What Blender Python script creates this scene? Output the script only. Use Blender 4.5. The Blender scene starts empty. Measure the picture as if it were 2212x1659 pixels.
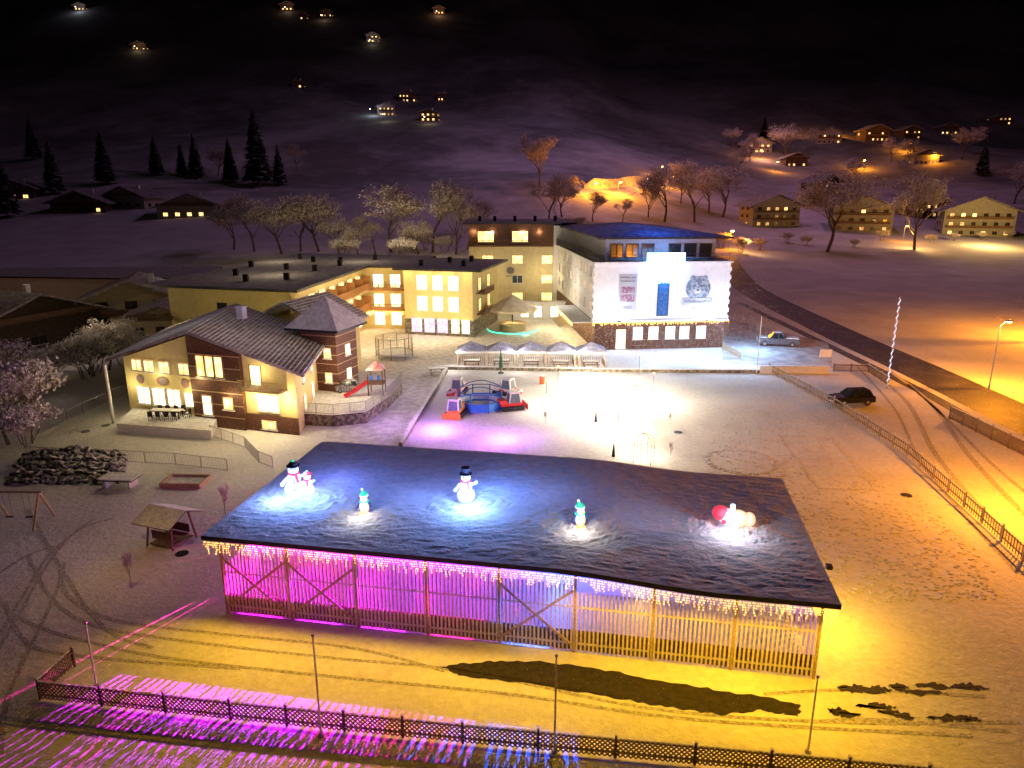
import bpy,math,random
from mathutils import Vector,Matrix,noise
R=random.Random(7)
H=23.0;TH=math.radians(15.3);F=1534.0
S_,C_=math.sin(TH),math.cos(TH)
sc=bpy.context.scene;COL=sc.collection
def sm(a,b,x):
    t=max(0,min(1,(x-a)/(b-a)));return t*t*(3-2*t)
def h(x,y):
    s=y-(150+60*sm(20,110,x))
    if s<=0:return 0.0
    return .06*s+.00035*s*s+ (noise.noise(Vector((x*.008,y*.008,0)))*12*sm(60,300,s))
def P(px,py,z=0.0):
    u=(px-1106)/F;v=(py-829.5)/F;t=(H-z)/(S_+v*C_)
    return Vector((u*t,t*(C_-v*S_),z))
def hit(px,py):
    u=(px-1106)/F;v=(py-829.5)/F;t=60.
    while t<1500:
        x=u*t;y=t*(C_-v*S_);z=H-t*(S_+v*C_)
        if z<=h(x,y):break
        t+=1.
    return Vector((x,y,h(x,y)))
# ---------- materials
MC={}
def M(n,c,c2=None,s=4,r=.8,b=0,bs=12,em=0,lo=.4,hi=.6,metal=0,coord='Object',rnd=False,emc=None):
    if n in MC:return MC[n]
    m=bpy.data.materials.new(n);m.use_nodes=True;MC[n]=m
    nt=m.node_tree;N=nt.nodes;L=nt.links;p=N['Principled BSDF']
    p.inputs['Roughness'].default_value=r;p.inputs['Metallic'].default_value=metal
    tc=N.new('ShaderNodeTexCoord')
    col=(*c,1)
    p.inputs['Base Color'].default_value=col
    vec=tc.outputs[coord]
    if rnd:
        oi=N.new('ShaderNodeObjectInfo');ad=N.new('ShaderNodeVectorMath');ml=N.new('ShaderNodeMath');ml.operation='MULTIPLY';ml.inputs[1].default_value=50
        L.new(oi.outputs['Random'],ml.inputs[0]);L.new(vec,ad.inputs[0]);L.new(ml.outputs[0],ad.inputs[1]);vec=ad.outputs[0]
    if c2:
        nz=N.new('ShaderNodeTexNoise');nz.inputs['Scale'].default_value=s;nz.inputs['Detail'].default_value=6
        cr=N.new('ShaderNodeValToRGB');cr.color_ramp.elements[0].position=lo;cr.color_ramp.elements[1].position=hi
        cr.color_ramp.elements[0].color=col;cr.color_ramp.elements[1].color=(*c2,1)
        L.new(vec,nz.inputs['Vector']);L.new(nz.outputs['Fac'],cr.inputs['Fac']);L.new(cr.outputs['Color'],p.inputs['Base Color'])
        if em:L.new(cr.outputs['Color'],p.inputs['Emission Color'])
    if em:
        if not c2:p.inputs['Emission Color'].default_value=(*(emc or c),1)
        p.inputs['Emission Strength'].default_value=em
        m.cycles.emission_sampling='NONE'
    if b:
        nb=N.new('ShaderNodeTexNoise');nb.inputs['Scale'].default_value=bs;nb.inputs['Detail'].default_value=5
        bp=N.new('ShaderNodeBump');bp.inputs['Strength'].default_value=b;bp.inputs['Distance'].default_value=.1
        L.new(vec,nb.inputs['Vector']);L.new(nb.outputs['Fac'],bp.inputs['Height']);L.new(bp.outputs[0],p.inputs['Normal'])
    return m
def snow_ground():
    m=bpy.data.materials.new('snow_field');m.use_nodes=True;nt=m.node_tree;N=nt.nodes;L=nt.links;p=N['Principled BSDF']
    p.inputs['Roughness'].default_value=.9
    tc=N.new('ShaderNodeTexCoord');v=tc.outputs['Object']
    a=N.new('ShaderNodeTexNoise');a.inputs['Scale'].default_value=.12;a.inputs['Detail'].default_value=8;L.new(v,a.inputs['Vector'])
    g=N.new('ShaderNodeTexNoise');g.inputs['Scale'].default_value=2.2;g.inputs['Detail'].default_value=8;g.inputs['Roughness'].default_value=.7;L.new(v,g.inputs['Vector'])
    r1=N.new('ShaderNodeValToRGB');r1.color_ramp.elements[0].position=.3;r1.color_ramp.elements[1].position=.6
    r1.color_ramp.elements[0].color=(.5,.48,.47,1);r1.color_ramp.elements[1].color=(.83,.83,.83,1)
    mx=N.new('ShaderNodeMath');mx.operation='ADD';ml=N.new('ShaderNodeMath');ml.operation='MULTIPLY';ml.inputs[1].default_value=.5
    m2=N.new('ShaderNodeMath');m2.operation='MULTIPLY';m2.inputs[1].default_value=.5
    L.new(a.outputs['Fac'],ml.inputs[0]);L.new(g.outputs['Fac'],m2.inputs[0]);L.new(ml.outputs[0],mx.inputs[0]);L.new(m2.outputs[0],mx.inputs[1])
    L.new(mx.outputs[0],r1.inputs['Fac'])
    sx=N.new('ShaderNodeSeparateXYZ');L.new(v,sx.inputs[0])
    mr=N.new('ShaderNodeMapRange');mr.inputs['From Min'].default_value=150;mr.inputs['From Max'].default_value=700;mr.inputs['To Min'].default_value=1;mr.inputs['To Max'].default_value=.15  # snow colour darkens with distance, painting night darkness onto the hillside
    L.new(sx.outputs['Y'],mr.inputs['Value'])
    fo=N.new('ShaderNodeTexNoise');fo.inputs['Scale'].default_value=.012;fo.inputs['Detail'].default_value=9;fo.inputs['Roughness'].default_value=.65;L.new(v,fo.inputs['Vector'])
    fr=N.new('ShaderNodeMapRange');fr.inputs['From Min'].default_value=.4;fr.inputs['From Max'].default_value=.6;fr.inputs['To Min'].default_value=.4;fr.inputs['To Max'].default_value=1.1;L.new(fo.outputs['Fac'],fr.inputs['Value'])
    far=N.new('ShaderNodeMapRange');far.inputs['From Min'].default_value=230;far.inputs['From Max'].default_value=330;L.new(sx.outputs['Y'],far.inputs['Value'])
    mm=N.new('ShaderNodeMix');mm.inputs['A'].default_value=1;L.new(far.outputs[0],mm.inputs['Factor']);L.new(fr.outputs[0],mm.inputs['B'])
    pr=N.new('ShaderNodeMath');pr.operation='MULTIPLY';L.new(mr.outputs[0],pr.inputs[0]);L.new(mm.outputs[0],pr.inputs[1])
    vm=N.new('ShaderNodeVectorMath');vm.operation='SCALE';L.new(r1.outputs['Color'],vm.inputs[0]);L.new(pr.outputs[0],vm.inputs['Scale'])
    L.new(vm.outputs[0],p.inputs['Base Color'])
    vo=N.new('ShaderNodeTexVoronoi');vo.inputs['Scale'].default_value=1.1;vo.feature='SMOOTH_F1';L.new(v,vo.inputs['Vector'])
    s2=N.new('ShaderNodeMath');s2.operation='ADD';L.new(g.outputs['Fac'],s2.inputs[0])
    m3=N.new('ShaderNodeMath');m3.operation='MULTIPLY';m3.inputs[1].default_value=.12;L.new(vo.outputs['Distance'],m3.inputs[0]);L.new(m3.outputs[0],s2.inputs[1])
    bf=N.new('ShaderNodeMapRange');bf.inputs['From Min'].default_value=60;bf.inputs['From Max'].default_value=160;bf.inputs['To Min'].default_value=.8;bf.inputs['To Max'].default_value=.1;L.new(sx.outputs['Y'],bf.inputs['Value'])
    bp=N.new('ShaderNodeBump');bp.inputs['Distance'].default_value=.15;L.new(bf.outputs[0],bp.inputs['Strength'])
    L.new(s2.outputs[0],bp.inputs['Height']);L.new(bp.outputs[0],p.inputs['Normal'])
    return m
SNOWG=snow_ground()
SNOW=M('snow',(.8,.8,.82),(.6,.6,.62),3,.9,.6,6)
RSNOW=M('roof_snow',(.8,.8,.84),(.64,.64,.68),2.0,.9,.7,4,lo=.35,hi=.7)
THIN=M('thin_roof_snow',(.55,.53,.52),(.3,.28,.26),1.0,.9,.5,9,lo=.35,hi=.7)
WOOD=M('weathered_wood',(.22,.13,.07),(.12,.07,.04),6,.8,.3)
LWOOD=M('pale_wood',(.5,.38,.22),(.36,.26,.15),8,.75,.3)
DWOOD=M('dark_brown_cladding',(.13,.05,.025),(.08,.03,.018),5,.7,.3)
DARK=M('dark_metal',(.03,.03,.035),r=.5,metal=.6)
STEEL=M('galvanised_steel',(.45,.45,.47),(.35,.35,.37),20,.4,metal=.7)
WHITE=M('white_paint',(.75,.75,.76),(.66,.66,.67),3,.6)
YEL=M('yellow_render',(.66,.56,.26),(.6,.5,.22),1.5,.9,.15,30)
CREAM=M('cream_render',(.64,.55,.34),(.58,.49,.3),1.2,.9,.15,30)
WREND=M('white_render',(.74,.74,.74),(.68,.68,.69),1,.9,.1,30)
STONE=M('field_stone',(.3,.26,.2),(.1,.09,.075),2.5,.9,1,3,lo=.42,hi=.55)
ASPH=M('wet_asphalt',(.045,.04,.04),(.09,.085,.08),1.5,.6,.4,20)
ROOFT=M('snow_dusted_tile_roof',(.46,.42,.4),(.25,.22,.21),1.4,.85,.5,8)
WARM=M('lit_window_glass',(1,.78,.34),(.9,.46,.12),1.6,.4,em=2.2,rnd=True)
WARMW=M('bright_window_glass',(1,.92,.68),(1,.7,.32),1.8,.4,em=3,rnd=True)
DIMW=M('dim_window_glass',(.9,.55,.2),(.35,.17,.05),1.8,.4,em=1.3,rnd=True)
PURW=M('purple_window_glass',(.55,.2,1),(.9,.5,1),2,.4,em=2,rnd=True)
DGL=M('unlit_window_glass',(.02,.025,.03),r=.15)
BULB=M('warm_bulb',(1,.5,.09),em=11)
BULBW=M('cool_bulb',(.5,.7,1),em=12)
BULBB=M('blue_bulb',(.3,.62,1),em=18)
# ---------- mesh builder
class B:
    def __init__(s):s.v=[];s.f=[];s.m=[]
    def add(s,vs,fs,mi=0):
        o=len(s.v);s.v+= [tuple(v) for v in vs];s.f+=[tuple(i+o for i in f) for f in fs];s.m+=[mi]*len(fs)
    def poly(s,pts,mi=0):s.add(pts,[tuple(range(len(pts)))],mi)
    def box(s,cx,cy,cz,sx,sy,sz,rz=0,mi=0,tx=1,ty=1):
        c,n=math.cos(rz),math.sin(rz);vs=[]
        for k,kx,ky in((-.5,1,1),(.5,tx,ty)):
            for i,j in((-.5,-.5),(.5,-.5),(.5,.5),(-.5,.5)):
                a=i*sx*kx;b=j*sy*ky;vs.append((cx+a*c-b*n,cy+a*n+b*c,cz+k*sz))
        s.add(vs,[(3,2,1,0),(4,5,6,7),(0,1,5,4),(1,2,6,5),(2,3,7,6),(3,0,4,7)],mi)
    def beam(s,p,q,w,hh=None,mi=0):
        p=Vector(p);q=Vector(q);d=(q-p).normalized();hh=hh or w
        up=Vector((0,0,1)) if abs(d.z)<.95 else Vector((0,1,0))
        a=d.cross(up).normalized()*w/2;b=a.cross(d).normalized()*hh/2
        vs=[e+i*a+j*b for e in(p,q) for i,j in((-1,-1),(1,-1),(1,1),(-1,1))]
        s.add(vs,[(3,2,1,0),(4,5,6,7),(0,1,5,4),(1,2,6,5),(2,3,7,6),(3,0,4,7)],mi)
    def cyl(s,p,q,r0,r1=None,n=8,mi=0,cap=True):
        p=Vector(p);q=Vector(q);r1=r0 if r1 is None else r1;d=(q-p).normalized()
        up=Vector((0,0,1)) if abs(d.z)<.95 else Vector((1,0,0))
        a=d.cross(up).normalized();b=a.cross(d)
        vs=[e+(a*math.cos(t*6.2832/n)+b*math.sin(t*6.2832/n))*r for e,r in((p,r0),(q,r1)) for t in range(n)]
        fs=[(i,(i+1)%n,n+(i+1)%n,n+i) for i in range(n)]
        if cap:fs+=[tuple(range(n))[::-1],tuple(range(n,2*n))]
        s.add(vs,fs,mi)
    def ball(s,c,r,n=10,mi=0):
        if not hasattr(r,'__len__'):r=(r,r,r)
        k=max(3,n//2);vs=[(c[0],c[1],c[2]-r[2])]
        for i in range(1,k):
            a=math.pi*i/k-math.pi/2
            for j in range(n):
                b=6.2832*j/n;vs.append((c[0]+r[0]*math.cos(a)*math.cos(b),c[1]+r[1]*math.cos(a)*math.sin(b),c[2]+r[2]*math.sin(a)))
        vs.append((c[0],c[1],c[2]+r[2]));T=len(vs)-1
        fs=[(0,1+(j+1)%n,1+j) for j in range(n)]
        for i in range(k-2):
            for j in range(n):
                o=1+i*n;fs.append((o+j,o+(j+1)%n,o+n+(j+1)%n,o+n+j))
        o=1+(k-2)*n;fs+=[(o+j,o+(j+1)%n,T) for j in range(n)]
        s.add(vs,fs,mi)
    def prism(s,pl,z0,z1,mi=0,top=None):
        n=len(pl);vs=[(p[0],p[1],z0) for p in pl]+[(p[0],p[1],z1) for p in pl]
        s.add(vs,[(i,(i+1)%n,n+(i+1)%n,n+i) for i in range(n)]+[tuple(range(n))[::-1]],mi)
        s.add(vs[n:],[tuple(range(n))],mi if top is None else top)
    def obj(s,name,mats,parent=None,loc=(0,0,0),rz=0,smooth=False,**kw):
        me=bpy.data.meshes.new(name);me.from_pydata(s.v,[],s.f)
        for m in(mats if isinstance(mats,(list,tuple)) else[mats]):me.materials.append(m)
        me.polygons.foreach_set('material_index',s.m)
        if smooth:me.polygons.foreach_set('use_smooth',[True]*len(me.polygons))
        me.update()
        o=bpy.data.objects.new(name,me);COL.objects.link(o);o.location=loc;o.rotation_euler[2]=rz
        if parent:o.parent=parent
        for k,v in kw.items():o[k]=v
        return o
def thing(name,label,cat,loc=(0,0,0),rz=0,group=None):
    e=bpy.data.objects.new(name,None);e.empty_display_size=.5;COL.objects.link(e);e.location=loc;e.rotation_euler[2]=rz
    e['label']=label;e['category']=cat
    if group:e['group']=group
    return e
def inst(me,name,parent,loc,rz=0,scale=None):
    o=bpy.data.objects.new(name,me);COL.objects.link(o);o.parent=parent;o.location=loc;o.rotation_euler[2]=rz
    if scale:o.scale=scale
    return o
def dup(t,loc,rz=0,s=1):
    n=t.copy();COL.objects.link(n);n.location=loc;n.rotation_euler[2]=rz;n.scale=(s,s,s)
    for c in t.children:
        k=c.copy();COL.objects.link(k);k.parent=n
    return n
def lamp(name,loc,P_,c,r=.15,parent=None,typ='POINT',**kw):
    l=bpy.data.lights.new(name,typ);l.energy=P_;l.color=c
    if typ!='AREA':l.shadow_soft_size=r
    o=bpy.data.objects.new(name,l);COL.objects.link(o);o.location=loc
    if parent:o.parent=parent
    for k,v in kw.items():setattr(l,k,v)
    return o
def aim(o,t):
    o.rotation_euler=(Vector(t)-Vector(o.location)).to_track_quat('-Z','Y').to_euler()
def text(s,size,m,parent,loc,rz,name='lettering',ext=.02):
    c=bpy.data.curves.new('t','FONT');c.body=s;c.size=size;c.extrude=ext;c.align_x='CENTER'
    o=bpy.data.objects.new('t',c);COL.objects.link(o)
    bpy.context.view_layer.update()
    me=bpy.data.meshes.new_from_object(o.evaluated_get(bpy.context.evaluated_depsgraph_get()));bpy.data.objects.remove(o)
    me.materials.clear();me.materials.append(m)
    k=bpy.data.objects.new(name,me);COL.objects.link(k);k.parent=parent;k.location=loc;k.rotation_euler=(math.pi/2,0,rz);return k
# ---------- windows
WM={}
def winmesh(w,hh,gl,fr=None,n=2):
    k=(w,hh,gl.name,(fr or WHITE).name,n)
    if k in WM:return WM[k]
    b=B();b.box(0,-.02,hh/2,w,.04,hh,mi=1)
    t=.09
    b.box(0,-.06,t/2,w+.1,.12,t);b.box(0,-.06,hh-t/2,w+.1,.12,t)
    for i in range(n+1):b.box(-w/2+w*i/n,-.055,hh/2,t,.11,hh-2*t)
    b.box(0,-.1,-.04,w+.3,.22,.07,mi=2)
    o=b.obj('window',[fr or WHITE,gl,SNOW]);me=o.data;bpy.data.objects.remove(o);WM[k]=me;return me
def wall_windows(t,A,Bb,zs,us,w,hh,gl,fr=None,n=2,lit=1.,off=.01,name='window'):
    A=Vector((A[0],A[1],0));Bb=Vector((Bb[0],Bb[1],0));d=Bb-A;a=math.atan2(d.y,d.x);nn=Vector((math.sin(a),-math.cos(a),0))
    for z in zs:
        for u in us:
            q=R.random();g=gl if q<lit*.8 or lit>=1 else DIMW if q<lit*1.1 else DGL
            inst(winmesh(w,hh,g,fr,n),name,t,A+d*u+nn*off+Vector((0,0,z)),a)
# ---------- world, camera
w=bpy.data.worlds.new('World');sc.world=w;w.use_nodes=True
w.node_tree.nodes['Background'].inputs[0].default_value=(.5,.36,.46,1);w.node_tree.nodes['Background'].inputs[1].default_value=.008
cam=bpy.data.cameras.new('camera');co=bpy.data.objects.new('camera',cam);COL.objects.link(co);co.location=(0,0,H);co.rotation_euler=(math.pi/2-TH,0,0)
cam.sensor_width=36;cam.lens=F/2212*36;cam.clip_end=4000;sc.camera=co
sc.view_settings.view_transform='Standard'
# ---------- ground
def axis(lo,hi,f):
    r=[lo]
    while r[-1]<hi:r.append(r[-1]+f(r[-1]))
    return r
xs=axis(-1000,1000,lambda x:6 if abs(x)<200 else 20);ys=axis(-30,1700,lambda y:5 if y<400 else 16)
b=B();vs=[(x,y,h(x,y)) for y in ys for x in xs];n=len(xs)
b.add(vs,[(j*n+i,j*n+i+1,(j+1)*n+i+1,(j+1)*n+i) for j in range(len(ys)-1) for i in range(n-1)])
b.obj('ground',SNOWG,smooth=True,kind='structure',label='snow covered ground and hillside with night darkness in its colour')
def ribbon(name,pts,wd,m,z=.004,world=False,lab='',sub=6):
    pts=[Vector(p) if world else P(*p) for p in pts]
    q=[]
    for i in range(len(pts)-1):
        p0=pts[max(i-1,0)];p1=pts[i];p2=pts[i+1];p3=pts[min(i+2,len(pts)-1)]
        for k in range(sub):
            t=k/sub;q.append(.5*((2*p1)+(p2-p0)*t+(2*p0-5*p1+4*p2-p3)*t*t+(3*p1-p0-3*p2+p3)*t**3))
    q.append(pts[-1]);b=B();L=[]
    for i,p in enumerate(q):
        d=(q[min(i+1,len(q)-1)]-q[max(i-1,0)]);nn=Vector((-d.y,d.x,0)).normalized()*wd/2
        for s in(-1,1):
            v=p+s*nn;L.append((v.x,v.y,h(v.x,v.y)+z))
    b.add(L,[(2*i,2*i+1,2*i+3,2*i+2) for i in range(len(q)-1)])
    return b.obj(name,m,kind='structure',label=lab)
ROADS=M('snowy_road',(.035,.03,.03),(.11,.1,.1),.35,.6,.4,10,lo=.45,hi=.8)
ribbon('road',[(1560,575),(1620,625),(1800,715),(2000,805),(2212,905),(2600,1090)],7,ROADS,.008,lab='wet country road with thin snow')
ribbon('pavement',[(1600,655),(1780,742),(1990,845),(2150,935),(2400,1060)],1.6,ASPH,.004,lab='wet pavement beside the road')
TRK=M('packed_track_snow',(.33,.31,.3),(.6,.59,.58),5,.9,1,14)
for pts,wd in [([(1880,800),(1960,870),(2020,980),(2130,1110),(2260,1240)],.5),([(1920,800),(2010,870),(2090,980),(2212,1110),(2330,1210)],.5),
  ([(1960,830),(2040,900),(2140,1000),(2260,1100)],.35),([(1850,790),(1930,880),(1985,990),(2080,1110),(2200,1240)],.3)]:ribbon('tyre_track',pts,wd,TRK,.012,lab='tyre track pressed into the snow')
for pts in [[(0,1370),(60,1270),(110,1195),(180,1140),(245,1120)],[(-20,1430),(40,1330),(95,1230),(150,1160),(205,1120)],[(0,1640),(20,1500),(80,1370),(125,1270),(140,1215)],
  [(60,1200),(110,1290),(200,1350),(400,1385),(700,1420),(1000,1450),(1400,1530),(1800,1560),(2200,1560)],
  [(130,1230),(150,1290),(250,1340),(480,1370),(760,1400),(960,1450)],[(30,1330),(130,1370),(350,1420),(700,1460),(1100,1500),(1500,1555),(2100,1590)],
  [(-20,1250),(60,1200),(120,1180)],[(1650,1500),(1850,1490),(2130,1505)],[(1750,1560),(1900,1555),(2180,1580)],[(60,1100),(200,1330),(330,1400)],
  [(10,1300),(60,1390),(200,1420),(520,1445)]]:
    ribbon('tyre_track',pts,.22,TRK,.010+R.random()*.004,lab='tyre track pressed into the snow')
def patch(name,pts,m,z,lab,jit=0,n=6):
    b=B();q=[]
    for i in range(len(pts)):
        p=P(*pts[i]);p2=P(*pts[(i+1)%len(pts)])
        for k in range(n):
            v=p.lerp(p2,k/n);v+=Vector((R.uniform(-jit,jit),R.uniform(-jit,jit),0));q.append((v.x,v.y,z))
    b.poly(q);return b.obj(name,m,kind='structure',label=lab)
patch('puddle',[(950,1440),(1060,1428),(1180,1430),(1320,1450),(1480,1480),(1640,1505),(1730,1520),(1725,1548),(1640,1535),(1560,1545),(1440,1528),(1280,1500),(1130,1475),(990,1460)],M('thawed_dark_ground',(.015,.013,.008),(.035,.025,.01),3,.9,.6,9),.018,'dark thawed ground where snow has melted',.09,10)
for k in range(14):
    x=1830+R.uniform(-60,250);y=1490+R.uniform(-15,60);L_=R.uniform(40,110)
    patch('puddle',[(x,y),(x+L_*.5,y-5),(x+L_,y+6),(x+L_*.8,y+9),(x+L_*.3,y+7)],MC['thawed_dark_ground'],.019+k*.001,'trodden muddy streak in the snow',.12)
patch('path',[(700,965),(740,700),(1290,700),(1290,790),(960,795),(865,968)],M('trodden_snow',(.76,.74,.72),(.55,.53,.51),1.2,.9,.8,5),.004,'trodden snowy courtyard path',.1)
patch('parking_area',[(1560,755),(1580,690),(1790,742),(1800,795),(1560,785)],M('parking_snow',(.6,.6,.62),(.38,.38,.4),.6,.9,.6,6),.014,'snowy parking area by the hotel',.1)
OSR=M('packed_snow_road',(.7,.68,.66),(.4,.38,.36),.5,.8)
ribbon('road',[hit(a,c) for a,c in[(1225,475),(1215,450),(1235,425),(1290,412),(1340,420),(1400,400),(1500,385)]],6,OSR,.2,True,'snowy road climbing under sodium lamps')
b=B();q=[hit(a,409+2*math.sin(k)-k*.8) for k,a in enumerate((1262,1285,1308,1332,1356,1385,1410))];o0=q[0]
for i in range(6):
    p,r=q[i]-o0,q[i+1]-o0;z0,z1=(4.6+.5*math.sin(i*1.7))*(.35 if i==0 else 1),(4.6+.5*math.sin(i*1.7+1.7))*(.3 if i==5 else 1)
    b.poly([p-Vector((0,0,1)),r-Vector((0,0,1)),r+Vector((0,2.5,z1)),p+Vector((0,2.5,z0))]);b.poly([p+Vector((0,2.5,z0)),r+Vector((0,2.5,z1)),r+Vector((0,12,z1*.8)),p+Vector((0,12,z0*.8))])
k=b.obj('snow_bank',OSR,None,o0,smooth=True);k['kind']='structure';k['label']='steep snowy bank lit orange by street lamps'
# ---------- fences
def fence(name,label,cat,pts,ht,style,sp,mat,postm=None,group=None,z=0,gap=.19):
    pts=[P(a[0],a[1],z) for a in pts] if not isinstance(pts[0],Vector) else pts
    t=thing(name,label,cat,pts[0],0,group);postm=postm or mat
    pb=B()
    if style=='rail':pb.box(0,0,ht/2,.05,.05,ht)
    else:pb.box(0,0,ht/2+.05,.1,.1,ht+.1);pb.box(0,0,ht+.13,.13,.13,.06,mi=1)
    pm=pb.obj('post',[postm,SNOW],t).data;first=True
    for i in range(len(pts)-1):
        d=pts[i+1]-pts[i];L=d.length;n=max(1,round(L/sp));a=math.atan2(d.y,d.x);bl=L/n
        b=B()
        if style=='lattice':
            for zz in(.25,ht*.85):b.box(bl/2,.02,zz,bl-.12,.05,.06)
            k=max(2,int(bl/.21));g=bl/k;sl=ht-.1
            for j in range(-int(sl/g),k):
                for sg in(0,1):
                    x0=j*g;x1=x0+sl;z0=.08;z1=.08+sl
                    if x0<0:z0-=x0*1;x0=0
                    if x1>bl:z1-=(x1-bl);x1=bl
                    if z1-z0<.1:continue
                    if sg:x0,x1=bl-x0,bl-x1
                    b.beam((x0,-.03-.03*sg,z0),(x1,-.03-.03*sg,z1),.03,.05)
            b.box(bl/2,-.045,ht+.02,bl-.14,.08,.03,mi=1)
        elif style=='picket':
            for zz in(.35,ht*.85):b.box(bl/2,.03,zz,bl-.12,.05,.1)
            k=int(bl/gap)
            for j in range(k):b.box((j+.5)*bl/k,-.02,ht/2,.07,.03,ht-.1)
            b.box(bl/2,.03,ht*.85+.07,bl-.14,.06,.03,mi=1)
        else:
            for zz in(.12,ht):b.box(bl/2,0,zz,bl,.05,.05)
            k=int(bl/.14)
            for j in range(k):b.box((j+.5)*bl/k,0,ht/2,.022,.022,ht-.1)
        nm='lattice_panel' if style=='lattice' else 'fence_panel'
        o=b.obj(nm,[mat,SNOW],t);me=o.data;bpy.data.objects.remove(o)
        for j in range(n):
            q=pts[i]+d*(j/n)-pts[0]
            inst(me,nm,t,q,a)
            if not(first):inst(pm,'post',t,q,a)
            first=False
    inst(pm,'post',t,pts[-1]-pts[0],0)
    return t
FW=M('fence_wood',(.22,.15,.1),(.13,.085,.055),5,.8,.3)
fence('lattice_fence','brown crossed lattice fence along the snowy meadow','fence',[(162,1440),(88,1510),(500,1555),(1000,1605),(1500,1652),(2000,1700),(2300,1725)],1.0,'lattice',3,FW)
fence('picket_fence','long wooden garden fence with posts and rails','fence',[(1660,803),(1800,880),(1960,985),(2120,1130),(2260,1262)],1.15,'picket',2.5,WOOD,LWOOD,gap=.33)
fence('lattice_fence','snowy crossed lattice fence beside the road','fence',[(2050,905),(2140,950),(2260,1010)],1.4,'lattice',2.5,WOOD)
fence('lattice_fence','short lattice fence around the parking bay','fence',[(1800,803),(1875,805),(1918,833)],1.1,'lattice',2.5,WOOD)
fence('picket_fence','low garden fence beside hotel parking','fence',[(1560,755),(1600,775)],1,'picket',2.5,LWOOD)
fence('metal_railing','grey metal railing above the tyre wall','railing',[(60,990),(250,998),(380,1005),(492,1018)],1.1,'rail',2.5,STEEL)
fence('metal_railing','metal railing beside the sloping ramp','railing',[(455,942),(530,968),(560,1000),(590,1012)],1.1,'rail',2.0,STEEL)
fence('wire_fence','thin mesh fence along the garden path','fence',[(70,945),(180,893),(275,850)],1.1,'rail',2.5,STEEL)
def lowwall(pts,wd,ht,label,m=STONE):
    pts=[P(*p) for p in pts];t=pts[0];b=B()
    for i in range(len(pts)-1):
        p=pts[i]-t;q=pts[i+1]-t;b.beam(p+Vector((0,0,ht/2)),q+Vector((0,0,ht/2)),wd,ht);b.beam(p+Vector((0,0,ht+.05)),q+Vector((0,0,ht+.05)),wd+.06,.1,mi=1)
    o=b.obj('retaining_wall',[m,SNOW],None,t);o['label']=label;o['category']='wall'
lowwall([(865,968),(965,803)],.3,.5,'low dark retaining wall beside the garden lawn')
lowwall([(965,798),(1300,803),(1660,806)],.3,.4,'low snow capped wall along the hotel terrace')
lowwall([(1640,806),(1790,806)],.4,.9,'snow capped parking wall beside the fence',WREND)
# ---------- shed
t=thing('arena_shed','long flat-roofed wooden shed with slatted front and fairy lights','shed',(-16,35.2,0),-.18)
SL,SD=31.2,13.8
def rz_(x):return 4.95-.5*sm(.58*SL,.86*SL,x)
b=B();nx,ny=170,80;vs=[]
FIG=((2.0,5.0),(2.7,5.3),(7.0,3.6),(12.4,6.0),(19.3,4.2),(27.5,6.6))
for j in range(ny+1):
    for i in range(nx+1):
        x=-.6+(SL+1.2)*i/nx;y=-.7+(SD+1.3)*j/ny
        q=Vector((x,y,0));d=noise.noise(q*.9)*.05+noise.noise(Vector((x*1.3,y*3.2,0)))*.045+noise.noise(q*5)*.02
        for cx,cy in FIG:
            r=math.hypot(x-cx,(y-cy)*1.2)
            if r<3.6:d+=(noise.noise(q*3.3+Vector((9,0,0)))*.18+.06*math.sin(r*6.5+noise.noise(q*2)*3))*(1-r/3.6)
        e=min(i,nx-i,j,ny-j);d=d*min(1,e/3)+.02
        vs.append((x,y,rz_(x)+.12+d))
n=nx+1
b.add(vs,[(j*n+i,j*n+i+1,(j+1)*n+i+1,(j+1)*n+i) for j in range(ny) for i in range(nx)])
for j0,i0,di,dj,nn in((0,0,1,0,nx),(0,nx,0,1,ny),(ny,nx,-1,0,nx),(0,0,0,1,ny)):
    for k in range(nn):
        A=vs[(j0+dj*k)*n+i0+di*k];C=vs[(j0+dj*(k+1))*n+i0+di*(k+1)]
        b.poly([A,C,(C[0],C[1],rz_(C[0])-.12),(A[0],A[1],rz_(A[0])-.12)],1)
for i in range(0,nx,10):
    A=vs[i];C=vs[i+10];y0,y1=-.7,SD+.6
    b.poly([(A[0],y0,rz_(A[0])-.12),(A[0],y1,rz_(A[0])-.12),(C[0],y1,rz_(C[0])-.12),(C[0],y0,rz_(C[0])-.12)],1)
b.obj('roof',[RSNOW,DARK],t,smooth=False)
for i in range(9):
    x=SL*i/8
    for y in(0,SD):
        b=B();b.box(x,y,rz_(x)/2-.08,.13,.13,rz_(x)-.1);b.obj('post',LWOOD,t)
SLAT=M('slat_wood',(.74,.68,.6),(.6,.53,.45),5,.75,.2)
for i in range(8):
    x0=SL*i/8;bl=SL/8;b=B();tp=3.95 if i<4 else 3.8 if i<5 else 3.4
    for k in range(18):
        b.box(x0+.14+(bl-.28)*k/17,-.03,.1+tp/2,.1,.03,tp+R.uniform(-.03,.03))
    for z in(.5,2.6):b.box(x0+bl/2,.02,z,bl-.2,.05,.1)
    b.obj('slat_panel',SLAT,t)
    b=B();b.box(x0+bl/2,.14,.62,bl-.02,.04,1.15);b.obj('kickboard',WOOD,t)
for x0,x1 in((.1,3.8),(4,7.7),(15.7,19.4)):
    b=B();b.beam((x0,-.1,.5),(x1,-.1,3.6),.06,.13);b.beam((x0,-.17,3.6),(x1,-.17,.5),.06,.13);b.obj('cross_brace',LWOOD,t)
RW=M('light_catch_white',(.55,.55,.55),(.35,.35,.35),.5)
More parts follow.
